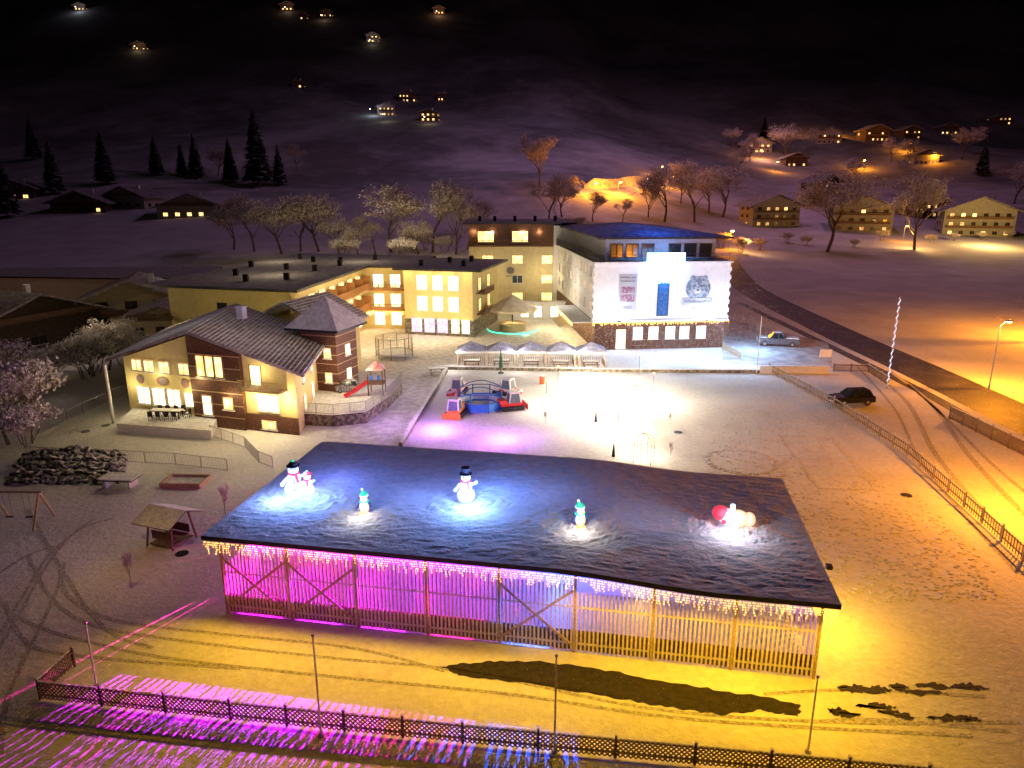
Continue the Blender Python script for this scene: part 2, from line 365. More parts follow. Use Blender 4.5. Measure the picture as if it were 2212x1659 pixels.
b=B();b.box(SL*.31,SD,1.9,SL*.62-.3,.06,3.8);b.obj('rear_wall',RW,t)  # white panel added to catch the coloured light inside the shed
b=B();b.box(SL*.81,SD,1.3,SL*.37-.2,.06,2.4);b.obj('rear_wall',WOOD,t)
b=B()
for i in range(8):
    x0=SL*i/8;x1=SL*(i+1)/8;b.beam((x0,0,rz_(x0)-.28),(x1,0,rz_(x1)-.28),.12,.16)
b.obj('eave_beam',WOOD,t)
for s in(0,1):
    b=B();x=SL*s
    for k in range(44):b.box(x,.3+(SD-.6)*k/43,1.5,.03,.2,2.8)
    b.obj('slat_panel',SLAT,t)
b=B()
for k in range(300):
    x=-.5+(SL+1)*k/299
    for j in range(R.choice((1,2,4,5,3,6))+1):b.ball((x+R.uniform(-.05,.05),-.62,rz_(x)-.14-j*.13),R.uniform(.016,.027),4)
b.obj('fairy_lights',BULB,t,kind='stuff')
for i in range(12):
    x=-.3+(SL+.6)*i/11;L_=x<19.5
    o=lamp('fairy_light_glow',(x,-1.7,rz_(x)-.2),560 if L_ else 620,(1,.52,.02),.1,t,'SPOT',spot_size=2.1 if L_ else 2.7,spot_blend=.4);aim(o,(x,-4.6 if L_ else -2.6,rz_(x)-3.2))
for x,c,p in((1.2,(1,.004,.22),900),(4.5,(.95,.003,.5),1000),(8.5,(.45,.005,1),1300),(12,(.6,.005,1),1100),(14.7,(1,.01,.4),350),(17.6,(.008,.11,1),4200),(23,(1,.6,.12),450),(28.5,(1,.6,.12),220)):
    lamp('party_light',(x,9.5,3.2),p,c,.06,t)
for x,c,p,dx in((.6,(1,.015,.35),52000,-4.5),(3.6,(.85,.01,.9),80000,-3.5),(6.9,(.5,.01,1),95000,-3),(10.3,(.65,.01,1),90000,-2.5),(13.6,(1,.01,.25),42000,-1.5),(17.2,(.01,.09,1),85000,-.5)):
    o=lamp('stage_spot',(x,8,2.8),p,c,.012,t,'SPOT',spot_size=.5,spot_blend=.3);aim(o,(x+dx,-10,.0))
for x,c,p in((1.5,(1,.01,.3),38),(5.2,(1,.01,.6),38),(9,(.6,.02,1),45),(12.8,(.8,.02,.9),40),(17.5,(.02,.16,1),80)):  # coloured fill without fixtures, added to brighten the slat fronts
    o=lamp('slat_fill',(x,-2.4,2.6),p,c,.05,t,'SPOT',spot_size=2.2,spot_blend=.6);aim(o,(x,0,2.6))
o=lamp('flood_lamp',(SL+1.6,4.5,3.6),1700,(1,.5,.02),.1,t)
b=B();b.cyl((SL+.2,4.5,3.6),(SL+1.2,4.5,3.6),.03);b.box(SL+1.35,4.5,3.7,.3,.35,.2);b.obj('flood_lamp_bracket',DARK,t)
b=B();b.box(SL/2,SD/2,.02,SL-1,SD-1,.04);b.obj('rink_floor',M('rink_ice',(.5,.5,.52),r=.4),t)
# ---------- inflatables on the roof
def onroof(x,y):
    c,s=math.cos(-.18),math.sin(-.18);return Vector((-16+x*c-y*s,35.2+x*s+y*c,rz_(x)+.1))
IW=M('glowing_white_nylon',(.7,.82,1),em=.9);IR=M('glowing_red_nylon',(1,.04,.08),em=.9);IK=M('black_nylon',(.02,.02,.04));IO=M('glowing_orange_nylon',(1,.45,.1),em=1)
IG=M('glowing_green_nylon',(.03,.6,.4),em=.9);IB=M('navy_nylon',(.02,.07,.3),em=.3);ISK=M('glowing_peach_nylon',(1,.65,.4),em=1.0)
def snowman(loc,s,label,hat,top,rz=0):
    t=thing('inflatable_snowman',label,'inflatable figure',loc,rz);t.scale=(s,s,s)
    b=B();b.ball((0,0,.55),(.62,.6,.58),16);b.ball((0,0,1.25),(.44,.42,.42),14);b.ball((0,0,1.85),(.33,.32,.32),14)
    b.beam((-.38,0,1.35),(-.7,-.15,1.0),.16);b.beam((.38,0,1.35),(.68,-.15,1.5),.16);b.ball((-.72,-.15,.97),.13,8);b.ball((.7,-.15,1.55),.13,8)
    b.obj('body',IW,t,smooth=True)
    b=B();b.cyl((0,0,2.08),(0,0,2.13),.42,.42,14)
    if top:b.cyl((0,0,2.13),(0,0,2.55),.27,.3,14)
    else:b.ball((0,0,2.12),(.3,.3,.28),12);b.ball((0,0,2.42),.1,8,1)
    b.obj('hat',[hat,IG],t)
    b=B();b.cyl((0,0,1.55),(0,0,1.66),.36,.34,14);b.beam((.15,-.38,1.6),(.25,-.46,1.1),.16,.04);b.obj('scarf',IR,t)
    b=B();b.cyl((0,-.3,1.85),(0,-.6,1.8),.06,.01,8);b.obj('nose',IO,t)
    b=B()
    for x in(-.12,.12):b.ball((x,-.29,1.95),.045,6)
    for z in(1.1,1.3,.7):b.ball((0,-.42 if z>1 else -.58,z),.06,6)
    b.obj('eyes_and_buttons',IK,t)
    return t
def elf(loc,s,label,rz=0):
    t=thing('inflatable_penguin',label,'inflatable figure',loc,rz);t.scale=(s,s,s)
    b=B();b.ball((0,.06,.55),(.4,.36,.55),14);b.ball((0,.04,1.2),(.33,.32,.33),12);b.beam((-.33,0,.8),(-.55,-.1,.4),.12);b.beam((.33,0,.8),(.5,-.2,.6),.12);b.obj('body',IB,t,smooth=True)
    b=B();b.ball((0,-.12,.52),(.36,.3,.46),12);b.ball((0,-.13,1.15),(.28,.25,.24),10);b.obj('belly',ISK,t,smooth=True)
    b=B();b.cyl((0,0,1.35),(0,0,1.42),.34,.33,12,mi=1);b.cyl((0,0,1.42),(-.1,0,1.8),.3,.04,12);b.ball((-.12,0,1.85),.1,8,1);b.obj('hat',[IG,IW],t)
    b=B();b.cyl((0,-.3,1.15),(0,-.5,1.1),.07,.01,8);b.box(-.17,-.15,.05,.26,.45,.1);b.box(.17,-.15,.05,.26,.45,.1);b.obj('beak_and_feet',IO,t)
    b=B();b.cyl((0,-.02,.9),(0,-.02,.97),.37,.35,12);b.obj('scarf',IG,t)
snowman(onroof(*FIG[0]),.95,'large glowing white inflatable snowman with dark hat on snowy roof',IK,False,.3)
snowman(onroof(*FIG[1]),.66,'small glowing inflatable snowman beside the larger one',IR,False,-.2)
elf(onroof(*FIG[2]),.8,'small glowing inflatable penguin with green cap on roof')
snowman(onroof(*FIG[3]),.88,'glowing inflatable snowman with black top hat and red scarf',IK,True)
elf(onroof(*FIG[4]),.84,'small glowing inflatable penguin with green cap and scarf',.3)
t=thing('inflatable_santa','glowing inflatable figure in red cap lying on its side','inflatable figure',onroof(*FIG[5]))  # lying Santa, simplified to a bearded figure in a red cap
b=B();b.ball((.5,0,.5),(.7,.5,.5),14);b.ball((1.2,0,.45),(.35,.4,.4),12);b.obj('body',ISK,t,smooth=True)
b=B();b.ball((-.1,-.05,.65),(.48,.45,.48),14);b.obj('beard',IW,t,smooth=True)
b=B();b.ball((-.45,0,.85),(.48,.42,.42),14);b.ball((-.35,-.4,.5),(.16,.12,.16),8);b.obj('cap',IR,t,smooth=True)
b=B();b.beam((.2,-.3,.8),(0,-.6,1.5),.2);b.ball((0,-.6,1.55),.16,8);b.beam((.3,-.4,.3),(.2,-.8,.1),.25);b.obj('arm',IW,t)
for x,y,p,c,z in((1.4,4.0,280,(.25,.4,1),1.1),(3.4,4.4,360,(.2,.36,1),1.4),(12.9,5.0,520,(.22,.42,1),1.3),(7.1,2.7,60,(1,.9,.75),.9),(19.4,3.3,75,(1,.88,.75),.9),(27.6,5.4,160,(.9,.85,1),1.2),(13.6,7.5,260,(.1,.25,1),2),(3.5,7.5,220,(.15,.22,1),2),(9.5,6,200,(.2,.3,1),2.6),(17,8,130,(.3,.36,.9),3),(23,6,100,(.4,.42,.8),3)):  # glow of the figures, plus added bluish fill over the roof snow
    lamp('figure_glow_and_fill',onroof(x,y)+Vector((0,0,z)),p,c,.15)
# ---------- hotel main
t=thing('hotel_building','white four-storey hotel with floodlit facade and penthouse under blue light','hotel',(12.2,103.2,0),math.atan2(1.9,19.6))
W,D=19.7,36
b=B();b.box(W/2,D/2,2.1,W,D,4.2)
for k in range(14):b.box(W/2,-.03,.25+k*.29,W+.06,.06,.1)
b.obj('ground_floor_wall',DWOOD,t)
b=B();b.box(W/2,D/2,8.5,W,D,8.5);b.obj('wall',WREND,t)
for x in(0,W):
    b=B()
    for k in range(29):b.box(x,-.02 ,4.4+k*.3,1.0 if k%4<2 else .6,.12,.3)
    b.obj('quoins',WHITE,t)
b=B();b.box(W/2,-.2,4.35,W+.8,.8,.25);b.box(W/2,D/2,12.85,W+1,D+1,.25,mi=1);b.obj('cornice',[WHITE,SNOW],t)
b=B();b.box(W/2+.3,D/2+1.2,14.5,W-3,D-3,3.1);b.obj('penthouse_wall',M('blue_grey_cladding',(.3,.33,.4),(.25,.27,.33),2),t)
b=B();z=16.1
e=[(.3,.6),(W+.7,.6),(W+.7,D+.5),(.3,D+.5)];b.prism(e,z,z+.25,1)
r0,r1=(W/2+.3,9,17.4),(W/2+.3,D-9,17.4);c4=[(x,y,z+.26) for x,y in e]
b.poly([c4[0],c4[1],r0]);b.poly([c4[1],c4[2],r1,r0]);b.poly([c4[2],c4[3],r1]);b.poly([c4[3],c4[0],r0,r1]);b.obj('roof',[M('hotel_roof_snow',(.6,.6,.64),(.25,.25,.28),1.2,.9,1,4),DARK],t)
b=B()
for k in range(19):b.box(.1+(W-.2)*k/18,-.35,13.5,.05,.05,1.1)
for zz in(13.45,14.05):b.box(W/2,-.35,zz,W+.6,.05,.05)
for zz in(13.45,14.05):b.box(-.35,D/2,zz,.05,D,.05)
for k in range(30):b.box(-.35,D*k/29,13.5,.05,.05,1.1)
b.obj('balcony_railing',DARK,t)
wall_windows(t,(1.8,2.7),(W-1,2.7),[13.3],[.1,.24,.38,.62,.76,.9],1.8,2.0,DGL,DARK)
wall_windows(t,(0,D),(0,0),[5.4,8.1,10.6],[.1+.115*i for i in range(8)],1.1,1.5,DIMW,WHITE,lit=.5)
wall_windows(t,(0,0),(W,0),[1.5],[.33,.45,.58,.69,.82],1.4,1.9,WARMW,WHITE,n=1,off=.06)
wall_windows(t,(0,0),(W,0),[.15],[.2],1.4,2.9,WARMW,WHITE,n=1,off=.06,name='door')
wall_windows(t,(0,0),(W,0),[5.0],[.51],1.6,6.6,M('blue_glass',(.01,.09,.3),em=.2),DARK,n=1,name='stair_window')
b=B()
for k in range(170):
    x=9.9+R.uniform(-2.8,2.8)
    for j in range(R.randint(5,8)):b.ball((x,-.9,14.2-j*.2),.055,4)
for k in range(110):
    x=9.9+R.uniform(-1.0,1.0)
    for j in range(R.randint(10,15)):b.ball((x,-.9,12.8-j*.2),.055,4)
b.obj('light_curtain',BULBB,t,kind='stuff')
b=B()
for k in range(120):
    for j in range(R.randint(1,4)):b.ball((-.4+(W+.8)*k/119,-.65,4.2-j*.13),.04,4)
b.obj('fairy_lights',BULB,t,kind='stuff')
PG=M('poster_grey',(.16,.15,.17));PP=M('poster_mauve',(.2,.07,.13),(.4,.3,.35),3)
b=B();b.box(4.7,-.03,8.5,2.7,.05,5.4);b.obj('poster',M('poster_board',(.42,.42,.46)),t)
b=B();b.box(4.7,-.08,8.9,2.1,.03,.9);b.box(4.7,-.08,7.7,2.1,.03,1.1);b.obj('poster_picture',PP,t)
text('Familien- und',.42,PG,t,(4.7,-.09,10.6),0);text('Kinderhotel',.42,PG,t,(4.7,-.09,10.05),0);text('0000',.7,PG,t,(4.7,-.09,6.1),0,ext=.01)
b=B();b.ball((15.3,-.05,9.0),(1.9,.07,1.8),20);b.ball((14.4,-.05,10.5),(.45,.07,.4),8);b.ball((16.2,-.05,10.5),(.45,.07,.4),8)
b.obj('emblem',M('emblem_grey',(.32,.36,.42),(.12,.15,.2),2.2,lo=.45,hi=.55),t)
b=B();b.ball((15.2,-.12,8.6),(.6,.06,.4),12);b.ball((15.2,-.19,8.75),(.2,.04,.13),8,1)
for x in(14.7,15.7):b.ball((x,-.12,9.4),(.14,.06,.1),8,1)
b.obj('emblem_face',[M('emblem_pale',(.5,.52,.56)),IK],t)
b=B();b.box(15.3,-.14,7.0,4.6,.05,1.1);b.obj('sign_banner',M('banner_grey',(.42,.44,.48)),t)
text('Wildkogelhof',.78,PG,t,(15.3,-.18,6.85),0);text('RESORT',.42,PG,t,(15.3,-.06,5.9),0)
for x in(3.2,16.4):
    b=B();b.cyl((x,-.1,4.5),(x,-1.6,4.55),.04);b.box(x,-1.7,4.6,.5,.25,.35);b.obj('flood_lamp_bracket',DARK,t)
    b=B();b.ball((x,-1.7,4.95),(.55,.25,.25),10);b.obj('flood_lamp_glass',M('flood_glass',(.85,.93,1),em=60),t)
    lamp('flood_lamp',(x,-1.9,5.0),1500,(.5,.72,1),.3,t)
lamp('flood_lamp',(9.9,-7,2.6),900,(.5,.72,1),.2,t);lamp('flood_lamp',(17,-10,3.2),900,(.5,.72,1),.2,t)
lamp('blue_curtain_glow',(9.9,-1.8,13.0),1100,(.03,.2,1),.2,t)
lamp('blue_roof_fill',(9.5,3,20),500,(.02,.14,1),.3,t);lamp('blue_roof_fill',(12,14,24),800,(.03,.17,1),.3,t)  # lamps floating above the ridge, added to tint the roof blue
lamp('right_corner_flood',(W+3,-3,4),2600,(.35,.62,1),.2,t)
b=B();b.box(-1.6,9,3.9,3.2,16,.2);b.box(-1.6,9,4.05,3.2,16,.1,mi=1);b.obj('canopy',[LWOOD,SNOW],t)
b=B();b.poly([(-1.5,3,4.0),(-4.8,3,2.9),(-4.8,11,2.9),(-1.5,11,4.0)]);b.obj('awning',M('cream_awning',(.65,.55,.3)),t)
b=B()
for k in range(70):
    for j in range(R.randint(1,3)):b.ball((-3.25,1+16*k/69,3.85-j*.14),.045,4)
b.obj('fairy_lights',BULB,t,kind='stuff')
for y in(3,9,15):lamp('canopy_lamp',(-2.5,y,3.3),500,(1,.78,.4),.15,t)
lamp('side_wall_lamp',(-4,15,8),700,(1,.9,.75),.2,t)
# ---------- wing
t=thing('hotel_wing','tall cream hotel wing with brown top floor and balconies','hotel',(-8.3,138.5,0),.02)
b=B();b.box(8.2,8,6.2,16.4,16,12.4);b.obj('wall',CREAM,t)
b=B();b.box(8.2,8,14.55,16.5,16.1,4.2);b.obj('top_floor_wall',DWOOD,t)
b=B();b.box(18.3,7,8.2,4,15,16.4);b.obj('stair_tower_wall',WREND,t)
b=B();b.prism([(-1,-1.2),(20.5,-1.2),(20.5,17),(-1,17)],16.7,17,1,0);b.obj('roof',[THIN,DARK],t)
for x in(2,5,9,13,17):
    b=B();b.box(x,6,17.5,.6,.6,1);b.obj('chimney',DARK,t)
wall_windows(t,(0,0),(16.4,0),[13.3],[.2,.6],3.0,2.1,WARM,WHITE,3,off=.07)
wall_windows(t,(0,0),(16.4,0),[9.2,5.4,2],[.22,.57,.92],2,1.6,WARM,WHITE,2,lit=.7)
b=B();b.box(7.5,-.8,12.6,13,1.5,.15)
for k in range(50):b.box(1.1+12.8*k/49,-1.5,13.2,.06,.05,1.0)
b.box(7.5,-1.5,13.75,13,.08,.08);b.obj('balcony',WOOD,t)
b=B();b.ball((8,-.1,7.9),(.8,.06,.7),10);b.obj('emblem',PG,t)
text('RESORT',.5,PG,t,(8,-.1,6.7),0)
for x in(1,4.5,10.5,13.5):lamp('wall_light',(x,-.5,15.2),90,(1,.72,.35),.1,t)
for x in(3,14):lamp('wall_light',(x,-4,7.5),550,(1,.8,.42),.1,t)
# ---------- yellow block
t=thing('yellow_guest_house','yellow three-storey guest house block with stone base','guest house',(-17.6,115.6,0),-.23)
b=B();b.box(5.8,8,6.6,11.6,16,8.0);b.obj('wall',YEL,t)
b=B();b.box(5.8,8,1.3,11.7,16.1,2.6);b.obj('stone_base_wall',STONE,t)
b=B();b.prism([(-1.3,-1.5),(13.4,-1.5),(13.4,17),(-1.3,17)],10.6,10.95,1,0);b.obj('roof',[THIN,DARK],t)
wall_windows(t,(0,0),(11.6,0),[4.0,7.4],[.27,.5,.73],1.7,2.4,WARMW,WHITE,2)
wall_windows(t,(0,0),(11.6,0),[.5],[.18,.37,.56],1.7,2.3,PURW,WHITE,2,off=.08);wall_windows(t,(0,0),(11.6,0),[.5],[.75,.9],1.3,2.3,WARMW,WHITE,1,off=.08)
wall_windows(t,(11.6,0),(11.6,16),[3.6,7],[.25,.6],1.6,2.2,WARM,DARK,2)
for z in(3.3,6.7):
    b=B();b.box(12.4,5,z,1.5,6,.15);b.box(13.1,5,z+.9,.06,6,.08)
    for k in range(30):b.box(13.1,2.1+5.8*k/29,z+.5,.05,.06,.8)
    b.obj('balcony',WOOD,t)
for x,y in((2,3),(5,9),(9,4),(8,12)):
    b=B();b.box(x,y,11.4,.6,.6,1);b.obj('chimney',DARK,t)
for x in(.6,3.9,7.2,10.9):lamp('wall_light',(x,-1.2,9.9),90,(1,.75,.3),.1,t)
for x in(2.2,9.5):lamp('wall_light',(x,-2.5,3.3),130,(1,.78,.35),.1,t)
# ---------- long balcony wing
t=thing('balcony_guest_house','long yellow guest house wing with timber balconies and flat roof','guest house',(-28.6,91,0))
fp=[(-28.6,91),(-25.4,121),(-17.5,120),(-15.5,136),(-40,141),(-46.8,96.5)];fl=[(x+28.6,y-91) for x,y in fp]
b=B();b.prism(fl,0,10.5);b.obj('wall',YEL,t)
rf=[(fl[0][0]+1.6,fl[0][1]-2),(fl[1][0]+1.5,fl[1][1]-2.2),(fl[2][0],fl[2][1]-2),(fl[3][0]+1,fl[3][1]+1),(fl[4][0]-2,fl[4][1]+2),(fl[5][0]-2.5,fl[5][1]-1.5)]
b=B();b.prism(rf,10.5,10.85,1,0);b.obj('roof',[THIN,DARK],t)
for x,y in((-3,9),(-8,7),(-2,20),(-7,22),(-12,14),(-1,33),(4,38),(-6,34),(-14,26),(-10,40),(0,28)):
    b=B();b.box(x,y,11.3,.65,.65,1);b.obj('chimney',DARK,t)
A,Bv=fl[0],fl[1]
BRN=M('orange_timber',(.4,.2,.07),(.3,.14,.05),6)
for zi,z in enumerate((.6,3.7,7.0)):
    wall_windows(t,A,Bv,[z],[.1+.134*i for i in range(7)],2.2,2.2,WARM if zi else WARMW,WHITE,2)
    if zi:
        a=math.atan2(30,3.2);c,s=math.cos(a),math.sin(a)
        for i in range(7):
            u=(.1+.134*i)*30.2;b=B();nx_,ny_=s,-c
            X=lambda u_,d_:(u_*c+nx_*d_,u_*s+ny_*d_)
            p=X(u,.8);b.box(p[0],p[1],z-.25,3.95,1.6,.16,a,1)
            p=X(u,1.55);b.box(p[0],p[1],z+.85,3.95,.08,.12,a);b.box(p[0],p[1],z-.02,3.95,.06,.12,a)
            for k in range(20):
                p=X(u-1.9+3.8*k/19,1.55);b.box(p[0],p[1],z+.4,.1,.04,.85,a)
            p=X(u+2,.8);b.box(p[0],p[1],z+.9,.06,1.6,2.1,a)
            b.obj('balcony',[BRN,LWOOD],t)
wall_windows(t,(3.2,30),(11.1,29),[3.7,7.0,.6],[.35,.72],1.8,2.3,WARMW,WHITE,2)
for z in(3.4,6.7):
    b=B();b.box(7,28.6,z,7,1.4,.15,-.12);b.box(7,27.9,z+1,7,.06,.12,-.12)
    for k in range(28):b.box(3.6+6.8*k/27,27.9+.42-.84*k/27,z+.5,.12,.04,.9)
    b.obj('balcony',BRN,t)
b=B()
for k in range(110):
    u=k/109
    for j in range(R.randint(1,4)):b.ball((1.9+3.2*u,-.2+29.5*u-.3,3.2-j*.16),.05,4)
for k in range(35):
    for j in range(R.randint(1,4)):b.ball((3.8+6.6*k/34,27.6-.4*k/34,3.2-j*.16),.05,4)
b.obj('fairy_lights',BULB,t,kind='stuff')
wall_windows(t,fl[5],fl[0],[6.6],[.45],1.4,1.9,DGL,DARK,2);wall_windows(t,fl[5],fl[0],[3.0],[.45,.75],1.4,1.9,DGL,DARK,2)
b=B();b.box(-18.6,5.2,6.2,1.5,3,.15,.3)
for k in range(14):b.box(-19.4,3.9+2.6*k/13,6.8,.05,.06,1)
b.obj('balcony',WOOD,t)
for u in(.1,.35,.6,.85):
    for z in(2.8,6.0,9.6):lamp('balcony_lamp',(3.2*u+2.2,30*u-.2,z),95,(1,.7,.28),.1,t)
for z in(2.9,6,9.6):lamp('balcony_lamp',(7,26.5,z),65,(1,.74,.34),.1,t)
lamp('wall_light',(-12,-3,8.5),200,(1,.75,.33),.1,t);lamp('wall_light',(-3,-5,8.5),230,(1,.75,.33),.1,t)  # both added to brighten the end wall, no fixtures here
for x,y in((-6,14),(2,34),(-12,34)):lamp('roof_fill',(x,y,15),450,(1,.8,.5),.1,t)  # bare lights hung over the flat roof, added to brighten it
# ---------- chalet (parallelogram footprint)
CA=math.atan2(-6.2,19.5);SH=-.43
t=thing('chalet_building','chalet with yellow walls, dark timber centre and snow dusted gable roof','chalet',(-40.2,71.5,0),CA)
def extr(b,pr,y0,y1,mi=0,sh=0):
    n=len(pr);vs=[(x+sh*y0,y0,z) for x,z in pr]+[(x+sh*y1,y1,z) for x,z in pr]
    b.add(vs,[(i,n+i,n+(i+1)%n,(i+1)%n) for i in range(n)]+[tuple(range(n)),tuple(range(n,2*n))[::-1]],mi)
pr=[(0,0),(20.5,0),(20.5,6.3),(9,9.3),(0,6.3)]
b=B();extr(b,pr,0,15,0,SH);b.obj('wall',YEL,t)
b=B();extr(b,[(8.7,0),(14.7,0),(14.7,7.75),(9,9.25),(8.7,9.15)],-.5,-.01)
for k in range(6):b.box(11.7,-.52,1.2+k*1.25,6.1,.06,.1,mi=1)
b.box(17.6,-.08,.85,5.95,.14,1.7);b.obj('timber_cladding',[DWOOD,LWOOD],t)
b=B()
for pts in([(9,9.55),(21.8,6.2)],[(-1.6,6.0),(9,9.55)]):
    (x0,z0),(x1,z1)=pts;extr(b,[(x0,z0),(x1,z1),(x1,z1+.28),(x0,z0+.28)],-1.2,15,0,SH)
for k in range(28):
    x=9.2+12.4*k/27;z=9.55-(x-9)*3.35/12.8+.3;extr(b,[(x-.03,z-.03),(x+.03,z-.03),(x+.03,z+.02),(x-.03,z+.02)],-1.2,15,1,SH)
for k in range(23):
    x=-1.4+10.2*k/22;z=6+(x+1.6)*3.55/10.6+.3;extr(b,[(x-.03,z-.03),(x+.03,z-.03),(x+.03,z+.02),(x-.03,z+.02)],-1.2,15,1,SH)
b.obj('roof',[ROOFT,SNOW],t)
b=B();extr(b,[(-3.5,4.6),(2,6.6),(2,6.9),(-3.5,4.9)],9,18,0,SH);extr(b,[(-2.6,0),(1.5,0),(1.5,6.3),(-2.6,4.8)],10,17.5,1,SH);b.obj('side_annex',[ROOFT,CREAM],t)
wall_windows(t,(0,0),(8.7,0),[5.0],[.2,.38,.6,.88],1.25,1.25,WARM,WHITE,2,off=.03)
wall_windows(t,(0,0),(8.7,0),[1.5],[.25,.47,.69],1.6,1.9,WARMW,WHITE,2,off=.03);wall_windows(t,(0,0),(8.7,0),[1.7],[.91],1.1,1.5,WARMW,WHITE,1,off=.03)
for u in(.22,.55,.87):
    x=8.7*u;b=B();b.ball((x,-.05,4.15),(.5 if u!=.55 else .8,.05,.5),12);b.obj('emblem',[M('emblem_red_grey',(.3,.12,.08),(.15,.18,.2),3)],t)
wall_windows(t,(8.7,-.5),(14.7,-.5),[5.2],[.25,.43,.61],.95,2.2,WARM,LWOOD,1,off=.04)
wall_windows(t,(8.7,-.5),(14.7,-.5),[1.2],[.3],1.1,2.1,WARMW,LWOOD,1,off=.04,name='door');wall_windows(t,(8.7,-.5),(14.7,-.5),[2.0],[.72],1.1,1.3,WARM,LWOOD,1,off=.04)
wall_windows(t,(14.7,0),(20.5,0),[2.1],[.45],2.3,1.7,WARMW,WHITE,2,off=.03);wall_windows(t,(14.7,0),(20.5,0),[4.6],[.25],1.2,2.1,WARMW,LWOOD,1,off=.03,name='balcony_door')
wall_windows(t,(14.7,-.15),(20.5,-.15),[.3],[.45],1.6,.9,WARM,WHITE,2,off=.03)
wall_windows(t,(20.5,0),(20.5+15*SH,15),[4.3,1.5],[.22,.5],.9,1.6,WARMW,WHITE,1,off=.03)
b=B();b.box(17.3,-.7,4.45,4.6,1.4,.14)
for k in range(26):b.box(15.1+4.4*k/25,-1.35,4.95,.04,.04,.9)
b.box(17.3,-1.35,5.42,4.6,.06,.06);b.obj('balcony',[LWOOD],t)
for x,z,p in((16.0,3.6,330),(19.6,3.6,380),(13.3,3.4,80),(1.0,3.6,120),(8.2,3.6,120),(17,6.2,120),(10,4.8,60),(4.5,4.6,120)):lamp('wall_light',(x,-1.2,z),p,(1,.8,.42),.08,t)
lamp('wall_light',(21.5,4,4.5),160,(1,.8,.4),.08,t)
b=B();b.box(8.9,20,3.7,9.5,9,7.4);b.obj('rear_wall',YEL,t)
b=B();extr(b,[(2.6,7.0),(8.7,9.9),(14.6,7.0),(14.6,7.3),(8.7,10.2),(2.6,7.3)],15.5,25.5)
for k in range(26):
    x=2.8+11.6*k/25;z=10.22-abs(x-8.7)*(.49 if x>8.7 else .475);b.box(x,20.5,z,.07,10,.05,mi=1)
b.obj('rear_roof',[ROOFT,SNOW],t)
tx,ty=14.3,13.0
b=B();b.box(tx+2,ty,4.1,4.4,4.4,8.2)
for k in range(7):b.box(tx+2,ty,1.2+k*1.05,4.48,4.48,.09,mi=1)
b.obj('tower_wall',[DWOOD,LWOOD],t)
b=B();q=[(tx-1.5,ty-3.3),(tx+5.2,ty-3.3),(tx+5.2,ty+3.1),(tx-1.5,ty+3.1)];b.prism(q,8.1,8.35,1)
for i in range(4):
    a,c=q[i],q[(i+1)%4];b.poly([(a[0],a[1],8.36),(c[0],c[1],8.36),(tx+1.85,ty,11.7)])
b.obj('tower_roof',[M('tower_roof_snow',(.66,.64,.66),(.5,.48,.49),2,.9,.5,6),DARK],t)
wall_windows(t,(tx-.2,ty-2.2),(tx+4.2,ty-2.2),[2.2,5],[.75],.8,1.2,WARM,WHITE,1,off=.06)
wall_windows(t,(tx+4.2,ty-2.2),(tx+4.2,ty+2.2),[2.2,5],[.5],.9,1.3,WARMW,WHITE,1,off=.06)
lamp('wall_light',(tx+5.5,ty-4,4.5),130,(1,.78,.4),.08,t)
for x,y,z in((15,4,13.5),(4,4,13.5),(17,6,16)):lamp('roof_fill',(x,y,z),200,(1,.88,.8),.1,t)  # added fill above the chalet roof, no lamps stand there
b=B();b.box(8,9,9.9,.8,.8,1.3);b.box(8,9,10.6,1,1,.12,mi=1);b.obj('chimney',[WREND,SNOW],t)
b=B();b.cyl((0.3,-2.6,0),(0.3,-2.6,6.1),.17,.16,12);b.obj('column',WHITE,t)
b=B();D0=[P(252,915,0.9),P(455,930,.9),P(470,900,.9),P(290,878,.9)]
b.prism([(p.x-D0[0].x,p.y-D0[0].y) for p in D0],0,.9,0,1);k=b.obj('terrace_deck',[WREND,SNOW],None,(D0[0].x,D0[0].y,0),label='raised snowy terrace deck in front of the chalet',category='terrace')
def table(loc,rz,label,L=2.4,hh=.75):
    t=thing('dining_table',label,'table',loc,rz);b=B();b.box(0,0,hh,L,.9,.06);b.box(0,0,hh+.06,L-.05,.85,.06,mi=1);b.obj('table_top',[WOOD,SNOW],t)
    for x in(-L/2+.15,L/2-.15):
        for y in(-.35,.35):b=B();b.box(x,y,hh/2,.07,.07,hh);b.obj('leg',DARK,t)
    return t
def chair0():
    t=thing('garden_chair','dark metal garden chair dusted with snow','chair',(0,-40,0),0,'chairs around terrace tables')
    b=B();b.box(0,0,.45,.48,.48,.05);b.box(0,0,.5,.44,.44,.05,mi=1);b.obj('seat',[DARK,SNOW],t)
    b=B();b.box(0,.22,.72,.48,.04,.5);b.obj('backrest',DARK,t)
    for x in(-.2,.2):
        for y in(-.2,.2):b=B();b.box(x,y,.22,.04,.04,.44);b.obj('leg',DARK,t)
    return t
ch=chair0()
pc=P(362,902,.9);table(pc,-.1,'long snow dusted table on the terrace',3.2)
for i in range(4):
    dup(ch,pc+Vector((-1.2+.8*i,.85,0)),R.uniform(-.2,.2));dup(ch,pc+Vector((-1.2+.8*i,-.85,0)),math.pi+R.uniform(-.2,.2))
dup(ch,pc+Vector((2.1,0,0)),-1.57)
Q=[P(645,893,1.2),P(720,897,1.2),P(790,890,1.2),P(838,858,1.2),P(868,826,1.2),P(745,790,1.2),P(690,830,1.2)]
b=B();b.prism([(p.x-Q[0].x,p.y-Q[0].y) for p in Q],0,1.2,0,1);b.obj('play_terrace',[STONE,SNOW],None,(Q[0].x,Q[0].y,0),label='raised play terrace with rough stone retaining wall',category='terrace')
